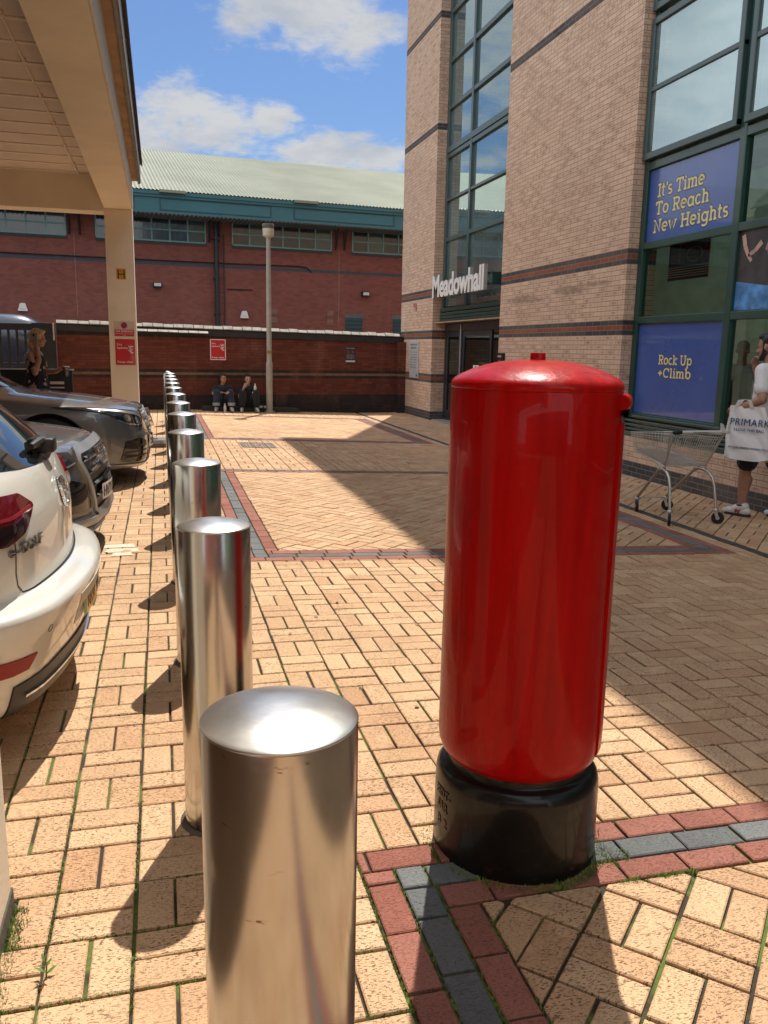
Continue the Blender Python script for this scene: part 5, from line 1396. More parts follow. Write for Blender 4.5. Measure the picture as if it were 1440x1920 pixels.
mb = MB(); patch(mb, E_, [(-.555, .705), (-.50, oT), (0, oT+.004), (.50, oT), (.555, .705)], [(-.40, oB), (-.34, oB-.005), (0, oB-.005), (.34, oB-.005), (.40, oB)], .004, 30, 12, .02); mb.build('grille_backing', M['black'], car, 40, local=True)
fr = MB()
def band(pts, w, o0, o1, mbx, closed=False):
    q = resample(pts, 60); rows = [[], [], [], []]
    for i, p in enumerate(q):
        a, b = q[max(0, i-1)], q[min(len(q)-1, i+1)]; tx, ty = b[0]-a[0], b[1]-a[1]; l = sqrt(tx*tx+ty*ty) or 1; nx, ny = -ty/l*w, tx/l*w
        rows[0].append(E_(p[0]-nx, p[1]-ny, o0)); rows[1].append(E_(p[0]-nx, p[1]-ny, o1)); rows[2].append(E_(p[0]+nx, p[1]+ny, o1)); rows[3].append(E_(p[0]+nx, p[1]+ny, o0))
    mbx.grid(rows)
octo = [(0, oB-.01), (.35, oB-.01), (.41, oB+.02), (.572, .700), (.52, oT), (0, oT+.004), (-.52, oT), (-.572, .700), (-.41, oB+.02), (-.35, oB-.01), (0, oB-.01)]
band(octo, .022, -.004, .022, fr); fr.build('grille_frame', M['satin_silver'], car, 40, local=True)
mb = MB(); mb2 = MB()
for j, z in enumerate((.705, .62, .535, .45)):
    wd = .50-.12*(.74-z)/.3
    for k in range(-7, 8):
        y = k*wd/7.4
        mb.mesh([E_(y-.028, z+.012, .018), E_(y+.028, z+.012, .018), E_(y+.034, z-.014, .008), E_(y-.034, z-.014, .008), E_(y-.02, z+.0, .034), E_(y+.02, z+.0, .034)], [(0, 1, 5, 4), (4, 5, 2, 3), (0, 4, 3), (1, 2, 5)])
        mb2.mesh([E_(y-.03, z-.014, .01), E_(y+.03, z-.014, .01), E_(y+.03, z-.020, .012), E_(y-.03, z-.020, .012)], [(0, 1, 2, 3)])
gr = mb.build('grille_bars', M['gloss_black'], car, local=True); mb2.build('bar_edges', M['chrome'], gr, local=True)
mb = MB(); badge_rings(mb, E_, 0, .675, .058, .03, .048); stroke(mb, E_, [(-.17, .675), (.17, .675)], .010, .02, .03); mb.build('badge_rings', M['chrome'], car, 30, local=True)
_x0 = E_(0, .44, 0).x
pf = lambda u, v, d_, x0=_x0: Vector((x0+d_+.042-.03*(u/.26)**2, u, v))
mb = MB(); n = 12; rows = [[pf(-.26+.52*k/n, v, .012) for k in range(n+1)] for v in (.40, .51)]; mb.grid(rows); pl = mb.build('number_plate', M['plate_white'], car, local=True)
mb = MB(); put_text(mb, 'HV71 MYK', pf, 0, .418, .46, .075, .008, thick=.0145, center=True); mb.build('plate_lettering', M['black'], pl, local=True)
for sg in (-1, 1):
    k = lambda pts: [(sg*y, z) for y, z in pts]
    mb = MB(); patch(mb, E_, k([(.60, .765), (.75, .775), (.885, .785)]), k([(.60, .69), (.75, .665), (.91, .69)]), .008, 18, 6, .014); lm = mb.build('headlight', M['lamp_glass'], car, 40, local=True)
    mb = MB(); patch(mb, E_, k([(.61, .703), (.75, .680), (.905, .702)]), k([(.61, .694), (.75, .669), (.908, .693)]), .0105, 18, 3, .004); mb.build('light_strip', M['satin_silver'], lm, 40, local=True)
    mb = MB(); patch(mb, E_, k([(.56, .56), (.70, .60), (.84, .58)]), k([(.45, .40), (.66, .385), (.86, .40)]), .006, 16, 6, .014); mb.build('air_intake', M['gloss_black'], car, 40, local=True)
mb = MB(); patch(mb, E_, [(-.88, .345), (-.5, .325), (0, .322), (.5, .325), (.88, .345)], [(-.88, .30), (-.5, .285), (0, .282), (.5, .285), (.88, .30)], .012, 40, 5, .02); mb.build('bumper_blade', M['satin_silver'], car, 40, local=True)
mb = MB(); patch(mb, E_, [(-.80, .276), (0, .274), (.80, .276)], [(-.76, .205), (0, .20), (.76, .205)], .005, 40, 6, .02); lw = mb.build('lower_grille', M['black'], car, 40, local=True)
mb = MB()
for y in (-.5, .12):
    for i in range(9):
        for j in range(3): mb.prism([(y+i*.042-.006+.02*(j % 2), .225+.018*j), (y+i*.042+.006+.02*(j % 2), .225+.018*j), (y+i*.042+.02*(j % 2), .237+.018*j)], E_, .005, .014)
mb.build('lower_studs', M['satin_silver'], lw, local=True)
mb = MB(); rows = []
for zz, xx in ((.95, 0), (1.20, 0), (1.44, 0)):
    pass
patch(mb, E_, [(-.55, 1.44), (0, 1.455), (.55, 1.44)], [(-.78, .99), (0, .965), (.78, .99)], .004, 26, 10, .008); mb.build('windscreen', M['car_glass'], car, 40, local=True)
side_glass(C, car, [(-1.95, 1.22), (-2.5, 1.40), (-3.6, 1.40), (-4.0, 1.25)], [(-1.55, 1.0), (-2.4, 1.0), (-3.6, 1.02), (-4.1, 1.08)])
seam(car, lambda y, x, o: E_(y, pchip([-1.2, -.34, -.2], [.95, .84, .815], x), o+.001), [(-.74, -1.1), (-.70, -.5), (-.62, -.24)], .003)
for sg in (-1, 1):
    for x in (-.88, -3.55): wheel(car, x, sg*.82, .335, sg)
    mb = MB(); mb.ball((-1.72, sg*1.0, 1.03), (.08, .10, .08), 14, 10); mb.build('door_mirror', M['car_grey'], car, 50, local=True)

# ---- charcoal SUV with star grille
car = thing('parked_suv', 'charcoal car with star badge and raked headlights parked beyond the ringed grille car', 'car', (-.145, 9.72, 0), radians(-1), 'cars parked nose or tail to the bollards')
C = Car([(.15, -.16, -4.4, .80), (.19, -.06, -4.52, .87), (.24, -.018, -4.56, .905), (.30, -.004, -4.6, .925), (.40, 0, -4.6, .935), (.50, -.004, -4.61, .94), (.58, -.022, -4.6, .942), (.66, -.046, -4.6, .942), (.73, -.064, -4.59, .940), (.775, -.082, -4.58, .936), (.80, -.118, -4.57, .93), (.82, -.19, -4.56, .922), (.85, -.36, -4.55, .91), (.90, -.72, -4.52, .895), (.94, -1.08, -4.5, .875), (.97, -1.3, -4.48, .86), (1.1, -1.58, -4.42, .82), (1.28, -1.98, -4.3, .76), (1.42, -2.35, -4.15, .69), (1.50, -2.65, -3.95, .61), (1.53, -2.9, -3.8, .53), (1.545, -3.2, -3.5, .42)],
        (.09, .42, .50), (.1, .3, .4), .03)
C.body('body', M['car_grey2'], car, 4, (-.93, -3.80), .40, .37)
E_ = C.end_pt
mb = MB(); patch(mb, E_, [(-.44, .765), (-.3, .785), (0, .79), (.3, .785), (.44, .765)], [(-.38, .535), (-.2, .50), (0, .495), (.2, .50), (.38, .535)], .004, 30, 10, .02); mb.build('grille_backing', M['black'], car, 40, local=True)
mb = MB()
for z in (.70, .60): patch(mb, E_, [(-.40, z+.026), (0, z+.03), (.40, z+.026)], [(-.40, z-.018), (0, z-.014), (.40, z-.018)], .028, 30, 4, .02)
mb.build('grille_bars', M['satin_silver'], car, 40, local=True)
mb = MB()
for j in range(9): patch(mb, E_, [(-.40, .525+.03*j), (0, .52+.03*j), (.40, .525+.03*j)], [(-.40, .515+.03*j), (0, .51+.03*j), (.40, .515+.03*j)], .010, 24, 3, .008)
mb.build('grille_mesh', M['zinc'], car, 40, local=True)
mb = MB(); ring(mb, E_, 0, .65, .080, .098, .02, .062, 44)
for a in (90, 210, 330):
    a = radians(a); tip = (.088*cos(a), .65+.088*sin(a)); l_ = (.014*cos(a+pi/2), .65+.014*sin(a+pi/2)); r_ = (.014*cos(a-pi/2), .65+.014*sin(a-pi/2))
    mb.prism([tip, l_, (0-.012*cos(a), .65-.012*sin(a)), r_], E_, .03, .056)
mb.build('star_badge', M['chrome'], car, 30, local=True)
mb = MB(); band([(-.44, .76), (-.38, .535), (-.2, .495), (0, .49), (.2, .495), (.38, .535), (.44, .76)], .012, .0, .016, mb); mb.build('grille_frame', M['chrome'], car, 40, local=True)
_x0 = E_(0, .40, 0).x
pf = lambda u, v, d_, x0=_x0: Vector((x0+d_+.02-.03*(u/.26)**2, u, v))
mb = MB(); rows = [[pf(-.26+.52*k/12, v, .012) for k in range(13)] for v in (.36, .475)]; mb.grid(rows); pl = mb.build('number_plate', M['plate_white'], car, local=True)
mb = MB(); put_text(mb, 'YS68 OLF', pf, 0, .380, .46, .075, .008, thick=.0145, center=True); mb.build('plate_lettering', M['black'], pl, local=True)
for sg in (-1, 1):
    k = lambda pts: [(sg*y, z) for y, z in pts]
    mb = MB(); patch(mb, E_, k([(.47, .715), (.58, .765), (.72, .79), (.86, .815), (.932, .828)]), k([(.47, .66), (.52, .60), (.66, .605), (.80, .66), (.932, .818)]), .010, 26, 9, .016); lm = mb.build('headlight', M['lamp_glass'], car, 40, local=True)
    mb = MB(); patch(mb, E_, k([(.49, .71), (.60, .752), (.74, .776), (.88, .806)]), k([(.49, .688), (.60, .728), (.74, .754), (.88, .793)]), .0125, 22, 3, .005); mb.build('brow_light', M['satin_silver'], lm, 40, local=True)
    mb = MB()
    for y in (.60, .74): ring(mb, E_, sg*y, .675+.03*(y-.6)/.14, .004, .036, .009, .0128, 24)
    patch(mb, E_, k([(.50, .640), (.62, .632), (.74, .650), (.84, .700)]), k([(.50, .632), (.62, .620), (.75, .636), (.85, .690)]), .0126, 20, 3, .004)
    mb.build('lamp_ring', M['chrome'], lm, 30, local=True)
    mb = MB(); patch(mb, E_, k([(.50, .46), (.66, .50), (.82, .47)]), k([(.46, .27), (.64, .25), (.84, .29)]), .006, 18, 6, .014); it = mb.build('air_intake', M['gloss_black'], car, 40, local=True)
    mb = MB(); [patch(mb, E_, k([(.50, z+.012), (.82, z+.008)]), k([(.50, z), (.82, z-.004)]), .012, 12, 3, .008) for z in (.31, .36, .41)]; mb.build('intake_slats', M['black'], it, 40, local=True)
mb = MB(); patch(mb, E_, [(-.40, .34), (0, .345), (.40, .34)], [(-.42, .25), (0, .25), (.42, .25)], .005, 24, 5, .014); mb.build('lower_grille', M['black'], car, 40, local=True)
mb = MB(); patch(mb, E_, [(-.88, .245), (-.5, .225), (0, .222), (.5, .225), (.88, .245)], [(-.88, .21), (-.5, .195), (0, .192), (.5, .195), (.88, .21)], .014, 40, 4, .02); mb.build('chrome_skid', M['satin_silver'], car, 40, local=True)
mb = MB(); patch(mb, E_, [(-.60, 1.485), (0, 1.50), (.60, 1.485)], [(-.79, 1.01), (0, .985), (.79, 1.01)], .004, 26, 10, .008); mb.build('windscreen', M['car_glass'], car, 40, local=True)
side_glass(C, car, [(-1.98, 1.25), (-2.6, 1.46), (-3.7, 1.45), (-4.1, 1.28)], [(-1.66, 1.03), (-2.4, 1.03), (-3.6, 1.05), (-4.15, 1.1)])
mb = MB()
for sg in (-1, 1):
    for y in (.30, .62): seam(car, E_, [(sg*y, .83), (sg*(y+.06), .95)], .004, 'bonnet_crease')
for sg in (-1, 1):
    for x in (-.93, -3.80): wheel(car, x, sg*.83, .36, sg)
    mb = MB(); mb.ball((-1.78, sg*1.02, 1.08), (.08, .11, .09), 14, 10); mb.build('door_mirror', M['car_grey2'], car, 50, local=True)
# ------------------------------------------------------------------ people
def capsule(mb, a, ra, b, rb, n=10, sq=1.):
    """closed tapered limb with rounded ends"""
    a, b = Vector(a), Vector(b); t = (b-a)
    if t.length < 1e-6: t = Vector((0, 0, .001))
    d = t.normalized(); u = d.orthogonal().normalized(); w = d.cross(u); rows = []
    for k in range(4): q = pi/2*(1-k/4); rows.append((a-d*ra*sin(q), max(ra*cos(q), 1e-4)))
    rows.append((a, ra)); rows.append((b, rb))
    for k in range(1, 5): q = pi/2*k/4; rows.append((b+d*rb*sin(q), max(rb*cos(q), 1e-4)))
    R = [[p+(u*cos(2*pi*i/n)+w*sin(2*pi*i/n))*r for i in range(n)] for p, r in rows]
    i0 = len(mb.v); mb.grid(R, True)
    mb.f.append([i0+k for k in range(n)][::-1]); mb.f.append([i0+(len(R)-1)*n+k for k in range(n)]); mb.mi += [0, 0]; mb.at += [None, None]
def chain(mb, pts, rs, n=10):
    for (a, b, ra, rb) in zip(pts, pts[1:], rs, rs[1:]): capsule(mb, a, ra, b, rb, n)
def hand(mb, wrist, d, nrm, curl=.6, k=1., spread=.018):
    """palm, four unequal bent fingers and a thumb leaving the side of the palm; d = direction of the palm, nrm = palm side"""
    w = Vector(wrist); d = Vector(d).normalized(); nrm = Vector(nrm); nrm = (nrm-d*nrm.dot(d)).normalized(); s = d.cross(nrm)
    for i in range(4):
        o = (i-1.5)*spread*k; kn = w+d*.085*k+s*o*1.15-nrm*.002
        capsule(mb, w+d*.015*k+s*o*.7, .015*k, kn, .0115*k, 8)
        L = (.040, .046, .043, .034)[i]*k; c1 = curl*(.8+.1*i); p = kn
        for j, f in enumerate((1, .72, .55)):
            a = c1*(j+1)*.75; q = p+(d*cos(a)+nrm*sin(a))*L*f; capsule(mb, p, (.0095, .0085, .0078)[j]*k, q, (.0085, .0078, .0068)[j]*k, 8); p = q
    t0 = w+d*.03*k-s*.028*k; t1 = t0+(d*.55-s*.75+nrm*.35).normalized()*.038*k; t2 = t1+(d*.85-s*.15+nrm*.45).normalized()*.034*k
    capsule(mb, t0, .014*k, t1, .0105*k, 8); capsule(mb, t1, .0105*k, t2, .008*k, 8)
def head(mb, c, R, k=1., beard=False):
    """skull, jaw, nose, brow, lips and ears; R turns local +x to the facing direction"""
    P = lambda x, y, z: Vector(c)+R @ Vector((x*k, y*k, z*k))
    def el(p, r):
        M_ = R.to_4x4() @ Matrix.Diagonal((*[v*k for v in r], 1)); mb.ball(P(*p), 1., 16, 12, M=M_)
    el((-.008, 0, .03), (.098, .076, .100)); el((.022, 0, -.025), (.070, .060, .085)); el((.035, 0, -.080), (.045, .042, .034)); el((.058, 0, -.092), (.024, .022, .020))
    el((.078, 0, .022), (.016, .052, .014)); capsule(mb, P(.088, 0, .012), .009*k, P(.108, 0, -.026), .013*k, 8); el((.098, .012, -.032), (.010, .010, .008)); el((.098, -.012, -.032), (.010, .010, .008))
    el((.084, 0, -.055), (.011, .024, .007)); el((.082, 0, -.067), (.011, .021, .007))
    for s in (-1, 1): el((-.005, s*.077, .0), (.016, .009, .030)); el((.060, s*.036, -.018), (.020, .020, .022))
def eyes(root, c, R, k=1.):
    mb = MB(); P = lambda x, y, z: Vector(c)+R @ Vector((x*k, y*k, z*k))
    for s in (-1, 1): mb.ball(P(.079, s*.031, .004), (.008*k, .011*k, .007*k), 10, 6)
    e = mb.build('eyes', simple('eye', (.05, .035, .03), .2, var=0), root, 60, local=True); return e
def brows(root, c, R, mat, k=1.):
    mb = MB(); P = lambda x, y, z: Vector(c)+R @ Vector((x*k, y*k, z*k))
    for s in (-1, 1): capsule(mb, P(.090, s*.016, .024), .004*k, P(.080, s*.05, .026), .003*k, 6)
    mb.build('eyebrows', mat, root, 60, local=True)
def Rz(a, tilt=0., roll=0.): return (Matrix.Rotation(radians(a), 3, 'Z') @ Matrix.Rotation(radians(tilt), 3, 'Y') @ Matrix.Rotation(radians(roll), 3, 'X'))
def skin_mat(name, c):
    t = NT(name); v = t.obj(); n = t.noise(v, 26, 4)
    t.P(Base_Color=t.mix(n.ss(.3, .75), c, tuple(x*.82 for x in c)), Roughness=.5, Subsurface_Weight=.06); t.b.inputs['Subsurface Scale'].default_value = .01
    t.bump(t.noise(v, 180, 3), .15, .002); return t.m
def cloth_mat(name, c, var=.1, wr=.6):
    t = NT(name); v = t.obj(); n = t.noise(v, 7, 4); f = t.noise(v, 400, 2); wrk = t.noise(v, 9, 5, .6, .8)
    t.P(Base_Color=t.mix(n, c, tuple(x*(1-var) for x in c)), Roughness=.9, Sheen_Weight=.1); t.bump(wrk+f*.05, wr, .02); return t.m
def floral_mat():
    t = NT('dark floral cloth'); v = t.obj(); d = t.voro(v, 11); e = t.noise(v, 16, 3)
    m = (d+(e-.5)*.5).lt(.30); c = t.mix(m, (.010, .010, .018), t.mix(e.gt(.5), (.36, .26, .22), (.42, .38, .34)))
    t.P(Base_Color=c, Roughness=.9); return t.m
HAIR_BLACK = simple('black hair', (.010, .008, .007), .45, var=.4, nsc=40, bump=.5, bsc=90)
SKIN1 = skin_mat('tanned skin', (.40, .215, .145)); SKIN2 = skin_mat('light skin', (.50, .31, .23)); SKIN3 = skin_mat('brown skin', (.11, .06, .042))
def shoe(mb, an, toe_dir, L=.27, w=.048):
    a = Vector(an); d = Vector(toe_dir).normalized()
    capsule(mb, a+d*-.055+Vector((0, 0, -.045)), .040, a+d*(L-.14)+Vector((0, 0, -.052)), .036, 10); capsule(mb, a+d*(-.03), .046, a+d*.06+Vector((0, 0, -.03)), .043, 10); capsule(mb, a+d*(-.05)+Vector((0, 0, -.062)), .035, a+d*(L-.10)+Vector((0, 0, -.064)), .031, 10)

# ---- man in white T-shirt at the right edge: local +x is where he faces
mz = -.122
man = thing('person', 'bearded man in white T-shirt and dark shorts with a hand at his mouth', 'person', (5.70, 6.98, mz), radians(112))
hc = Vector((.055, 0, 1.655)); hR = Rz(6, 6)
def man_body(mb):
    chain(mb, [(0, 0, .93), (-.005, 0, 1.10), (-.01, 0, 1.30)], [.125, .13, .14]); capsule(mb, (-.02, .12, 1.40), .075, (-.02, -.12, 1.40), .075)
    chain(mb, [(-.015, 0, 1.42), (.01, 0, 1.52), (.03, 0, 1.60)], [.075, .058, .058]); head(mb, hc, hR)
    chain(mb, [(.0, .10, .90), (.10, .115, .50), (.10, .115, .30), (.10, .115, .10)], [.088, .060, .058, .036]); capsule(mb, (.075, .115, .37), .058, (.085, .115, .27), .045)
    capsule(mb, (.10, .115, .09), .036, (.19, .12, .05), .028)
    chain(mb, [(-.02, -.10, .90), (-.08, -.115, .50), (-.17, -.115, .29), (-.21, -.115, .10)], [.088, .060, .058, .036]); capsule(mb, (-.15, -.115, .37), .056, (-.20, -.115, .26), .043)
    capsule(mb, (-.21, -.115, .09), .036, (-.12, -.12, .05), .028)
    chain(mb, [(-.03, .205, 1.44), (-.09, .275, 1.17)], [.062, .047]); chain(mb, [(-.09, .275, 1.17), (.05, .29, 1.10), (.17, .25, 1.08)], [.046, .043, .030]); hand(mb, (.17, .25, 1.08), (1, -.2, -.15), (0, -.6, -.8), 1.0)
    chain(mb, [(-.03, -.205, 1.44), (.13, -.23, 1.22)], [.062, .047]); chain(mb, [(.13, -.23, 1.22), (.19, -.13, 1.35), (.205, -.05, 1.47)], [.046, .042, .029]); hand(mb, (.205, -.05, 1.47), (-.25, .25, 1.), (-.8, .45, .1), 1.25)
remeshed(man_body, 'body', SKIN1, man, .0052, 5)
def tee(mb):
    chain(mb, [(-.005, 0, .86), (0, 0, 1.0), (-.005, 0, 1.18), (-.012, 0, 1.34)], [.165, .158, .158, .155]); capsule(mb, (-.02, .145, 1.405), .085, (-.02, -.145, 1.405), .085)
    capsule(mb, (0, .06, .88), .14, (0, -.06, .88), .14); capsule(mb, (-.005, .07, 1.28), .12, (-.005, -.07, 1.28), .12)
    chain(mb, [(-.03, .20, 1.43), (-.065, .245, 1.27)], [.080, .074]); chain(mb, [(-.03, -.20, 1.43), (.06, -.225, 1.30)], [.080, .074]); capsule(mb, (-.012, 0, 1.44), .085, (.0, 0, 1.485), .068)
remeshed(tee, 'tshirt', cloth_mat('white cotton', (.74, .74, .75), .05, .35), man, .008, 5)
def shorts(mb):
    capsule(mb, (-.005, .05, .90), .135, (-.005, -.05, .90), .135)
    chain(mb, [(.0, .10, .86), (.05, .115, .68), (.085, .118, .55)], [.115, .108, .102]); chain(mb, [(-.01, -.10, .86), (-.05, -.115, .68), (-.08, -.118, .55)], [.115, .108, .102])
remeshed(shorts, 'shorts', cloth_mat('navy cotton', (.014, .016, .032), .2), man, .008, 4)
sh_m = simple('white trainer leather', (.66, .65, .63), .5, var=.08)
for (p, d) in (((.10, .115, .10), (1, .05, 0)), ((-.21, -.115, .10), (1, -.05, 0))):
    s = remeshed(lambda mb: shoe(mb, p, d), 'shoe', sh_m, man, .006, 4); a = Vector(p); d = Vector(d).normalized(); sd = Vector((-d.y, d.x, 0))
    mb = MB()
    for (x0, x1) in ((-.10, .165),):
        out = [(x, w_) for x, w_ in ((-.098, .0), (-.09, .026), (-.05, .038), (.02, .038), (.09, .043), (.14, .036), (.166, .018), (.17, 0))]
        pts = [a+d*x+sd*w_ for x, w_ in out]+[a+d*x-sd*w_ for x, w_ in reversed(out[1:-1])]
        lo = [Vector((q.x, q.y, .004)) for q in pts]; hi = [Vector((q.x, q.y, .028)) for q in pts]; mb.grid([lo, hi], True); mb.poly(hi); mb.poly(lo[::-1])
    mb.build('sole', simple('black shoe sole', (.03, .03, .03), .7), s, local=True)
    mb = MB(); f = lambda u, v, d_: a+d*(.035-u)+sd*(.044+d_)+Vector((0, 0, -.10+v)); stroke(mb, f, [(-.005, .035), (.005, .072), (.03, .038), (.04, .075)], .005, -.012, .006); mb.build('emblem', simple('red shoe emblem', (.35, .05, .04), .5), s, local=True)
    mb = MB(); mb.tube([a+Vector((.048*cos(t), .042*sin(t), .012)) for t in [2*pi*k/20 for k in range(20)]], .007, 6, closed=True); mb.build('sock', M['black'], s, 60, local=True)
def hair(mb):
    P = lambda x, y, z: hc+hR @ Vector((x, y, z))
    mb.ball(P(-.026, 0, .062), 1., 16, 12, M=hR.to_4x4() @ Matrix.Diagonal((.094, .083, .084, 1))); mb.ball(P(.02, 0, .105), 1., 12, 8, M=hR.to_4x4() @ Matrix.Diagonal((.075, .065, .034, 1)))
    capsule(mb, P(-.06, .03, .0), .05, P(-.06, -.03, .0), .05); [capsule(mb, P(.012, s*.07, .06), .014, P(.016, s*.071, -.01), .010) for s in (-1, 1)]
remeshed(hair, 'hair', HAIR_BLACK, man, .006, 3)
def beard(mb):
    P = lambda x, y, z: hc+hR @ Vector((x, y, z))
    for s in (-1, 1): chain(mb, [P(.014, s*.068, -.015), P(.03, s*.056, -.065), P(.058, s*.032, -.098), P(.075, 0, -.104)], [.013, .018, .021, .020])
    mb.ball(P(.034, 0, -.083), 1., 14, 10, M=hR.to_4x4() @ Matrix.Diagonal((.050, .050, .040, 1))); mb.ball(P(.006, 0, -.058), 1., 14, 10, M=hR.to_4x4() @ Matrix.Diagonal((.066, .066, .046, 1)))
    capsule(mb, P(.092, .02, -.046), .0075, P(.092, -.02, -.046), .0075); capsule(mb, P(.076, 0, -.086), .014, P(.07, 0, -.10), .02)
remeshed(beard, 'beard', HAIR_BLACK, man, .005, 3)
eyes(man, hc, hR); brows(man, hc, hR, HAIR_BLACK)
# carrier bag on his left forearm
bag = thing('carrier_bag', "large white carrier bag hanging from the man's bent arm", 'bag', (5.70, 6.98, mz), radians(112))
mb = MB(); rows = []
for k in range(13):
    t = k/12; z = .60+.50*t; w_ = .235-.055*t**2; th = .060*(1-t)+.008; cx_ = -.03+.05*t
    rows.append([Vector((cx_+w_*math.copysign(abs(cos(a))**.5, cos(a)), .315+th*math.copysign(abs(sin(a))**.7, sin(a))+.010*sin(7*a+k), z+.012*sin(3*a+.8*k)*(1-t))) for a in [2*pi*j/48 for j in range(48)]])
mb.grid(rows, True); mb.poly(rows[0][::-1]); mb.build('bag_body', cloth_mat('white bag film', (.72, .71, .70), .05, .5), bag, 50, local=True)
mb = MB()
for y in (.30, .335): 
    mb.grid([[Vector((-.03-.02*s, y, 1.09)), Vector((.00-.02*s, y, 1.155)), Vector((.05, y-.01, 1.165)), Vector((.10+.02*s, y, 1.155)), Vector((.13+.02*s, y, 1.09))] for s in (-1, 1)])
mb.build('handles', cloth_mat('white bag strap', (.62, .58, .55), .05, .2), bag, local=True)
mb = MB(); f = lambda u, v, d_: Vector((.175-u, .315+.075-.055*max(0, (v-.60)/.5)+d_, v))
put_text(mb, 'PRIMARK', f, .01, .92, .40, .064, .001, thick=.003, space=1.1); put_text(mb, 'I LOVE THIS BAG', f, .06, .865, .30, .028, .0, thick=.003); put_text(mb, 'AMAZING FASHION AMAZING PRICES', f, .02, .70, .42, .018, 0, thick=.003)
mb.build('lettering', simple('blue print', (.03, .07, .2), .5), bag, local=True)

# ---- seated women at the foot of the wall: local +x faces the plaza
def seated(name_label, X, Y, yaw, top, jeans, raise_arm, lookR, hairc, skin, k=.94):
    z0 = gz(X); p = thing('person', name_label, 'person', (X, Y, z0), radians(-90+yaw), 'women seated against the wall'); hc = Vector((.06, 0, .74)); hR = Rz(lookR, 4)
    K = {s: ((.30, s*.15, .44), (.36, s*.17, .10)) for s in (-1, 1)}
    def body(mb):
        chain(mb, [(-.03, 0, .20), (.0, 0, .36), (.02, 0, .48)], [.12, .115, .115]); capsule(mb, (.015, .10, .53), .055, (.015, -.10, .53), .055); chain(mb, [(.02, 0, .54), (.04, 0, .63), (.05, 0, .68)], [.055, .045, .045]); head(mb, hc, hR, k)
        for s in (-1, 1):
            kn, an = K[s]; chain(mb, [(-.01, s*.09, .17), kn, an], [.078, .055, .036]); capsule(mb, an, .034, (an[0]+.12, an[1]+s*.02, .045), .028)
        sh = (.01, .165, .535); 
        chain(mb, [(.01, .165, .53), (.10, .21, .36)], [.048, .036])
        if raise_arm:
            chain(mb, [(.10, .21, .36), (.24, .15, .42)], [.035, .024]); hand(mb, (.24, .15, .42), (1, -.2, .3), (0, -1, 0), .9, .85)
            chain(mb, [(.01, -.165, .53), (.12, -.20, .34)], [.048, .036]); chain(mb, [(.12, -.20, .34), (.16, -.10, .56)], [.035, .024]); hand(mb, (.16, -.10, .56), (-.1, .5, 1), (-1, .1, 0), .8, .85)
        else:
            chain(mb, [(.10, .21, .36), (.30, .13, .46)], [.035, .024]); hand(mb, (.30, .13, .46), (1, -.5, -.1), (0, -.2, -1), .5, .85)
            chain(mb, [(.01, -.165, .53), (.08, -.22, .40)], [.048, .036]); chain(mb, [(.08, -.22, .40), (.30, -.06, .44)], [.035, .024]); hand(mb, (.30, -.06, .44), (.5, 1, 0), (0, -.2, -1), .5, .85)
    remeshed(body, 'body', skin, p, .0075, 4)
    def tp(mb):
        chain(mb, [(-.03, 0, .18), (.0, 0, .36), (.02, 0, .48)], [.135, .13, .132]); capsule(mb, (.015, .11, .525), .068, (.015, -.11, .525), .068)
        chain(mb, [(.01, .16, .53), (.06, .19, .43)], [.064, .056]); chain(mb, [(.01, -.16, .53), (.065, -.185, .43)], [.064, .056])
    remeshed(tp, 'top', top, p, .009, 3)
    def tr(mb):
        capsule(mb, (-.03, .05, .15), .12, (-.03, -.05, .15), .12)
        for s in (-1, 1): kn, an = K[s]; chain(mb, [(-.01, s*.09, .17), kn, (an[0]-.01, an[1], .17)], [.098, .080, .070])
    remeshed(tr, 'trousers', jeans, p, .009, 3)
    for s in (-1, 1):
        an = K[s][1]; remeshed(lambda mb: shoe(mb, (an[0], an[1], .10), (1, s*.15, 0), .25), 'shoe', simple('grey white trainers', (.34, .32, .29), .6, var=.3, nsc=25), p, .008, 3)
    def hr(mb):
        P = lambda x, y, z: hc+hR @ Vector((x*k, y*k, z*k))
        mb.ball(P(-.026, 0, .045), 1., 16, 12, M=hR.to_4x4() @ Matrix.Diagonal((.092*k, .086*k, .095*k, 1))); mb.ball(P(.02, 0, .10), 1., 12, 8, M=hR.to_4x4() @ Matrix.Diagonal((.07, .06, .028, 1)))
        capsule(mb, P(-.09, 0, -.02), .045, P(-.10, 0, -.10), .03); [capsule(mb, P(.0, s*.075, .05), .016, P(-.01, s*.075, -.03), .012) for s in (-1, 1)]
    remeshed(hr, 'hair', hairc, p, .007, 3); eyes(p, hc, hR, k); brows(p, hc, hR, hairc, k)
    return p
black_c = cloth_mat('black cotton', (.012, .013, .015), .2); green_c = cloth_mat('black green cotton', (.014, .024, .024), .2); jean = cloth_mat('blue denim', (.020, .032, .070), .3); cuff = cloth_mat('pale denim turn-up', (.30, .32, .36), .1)
w1 = seated('young woman in dark top and blue jeans with pale turn-ups seated against the wall', 1.35, 19.74, 0, green_c, jean, False, 42, HAIR_BLACK, SKIN1)
for s in (-1, 1):
    mb = MB(); mb.lathe([(.062, .145), (.082, .15), (.085, .21), (.07, .215)], 20, (.345, s*.169, 0)); mb.build('turn_up', cuff, w1, 50, local=True)
w2 = seated('woman dressed in black seated against the wall with a hand raised to her mouth', 1.93, 19.82, 0, black_c, black_c, True, 8, HAIR_BLACK, SKIN2)
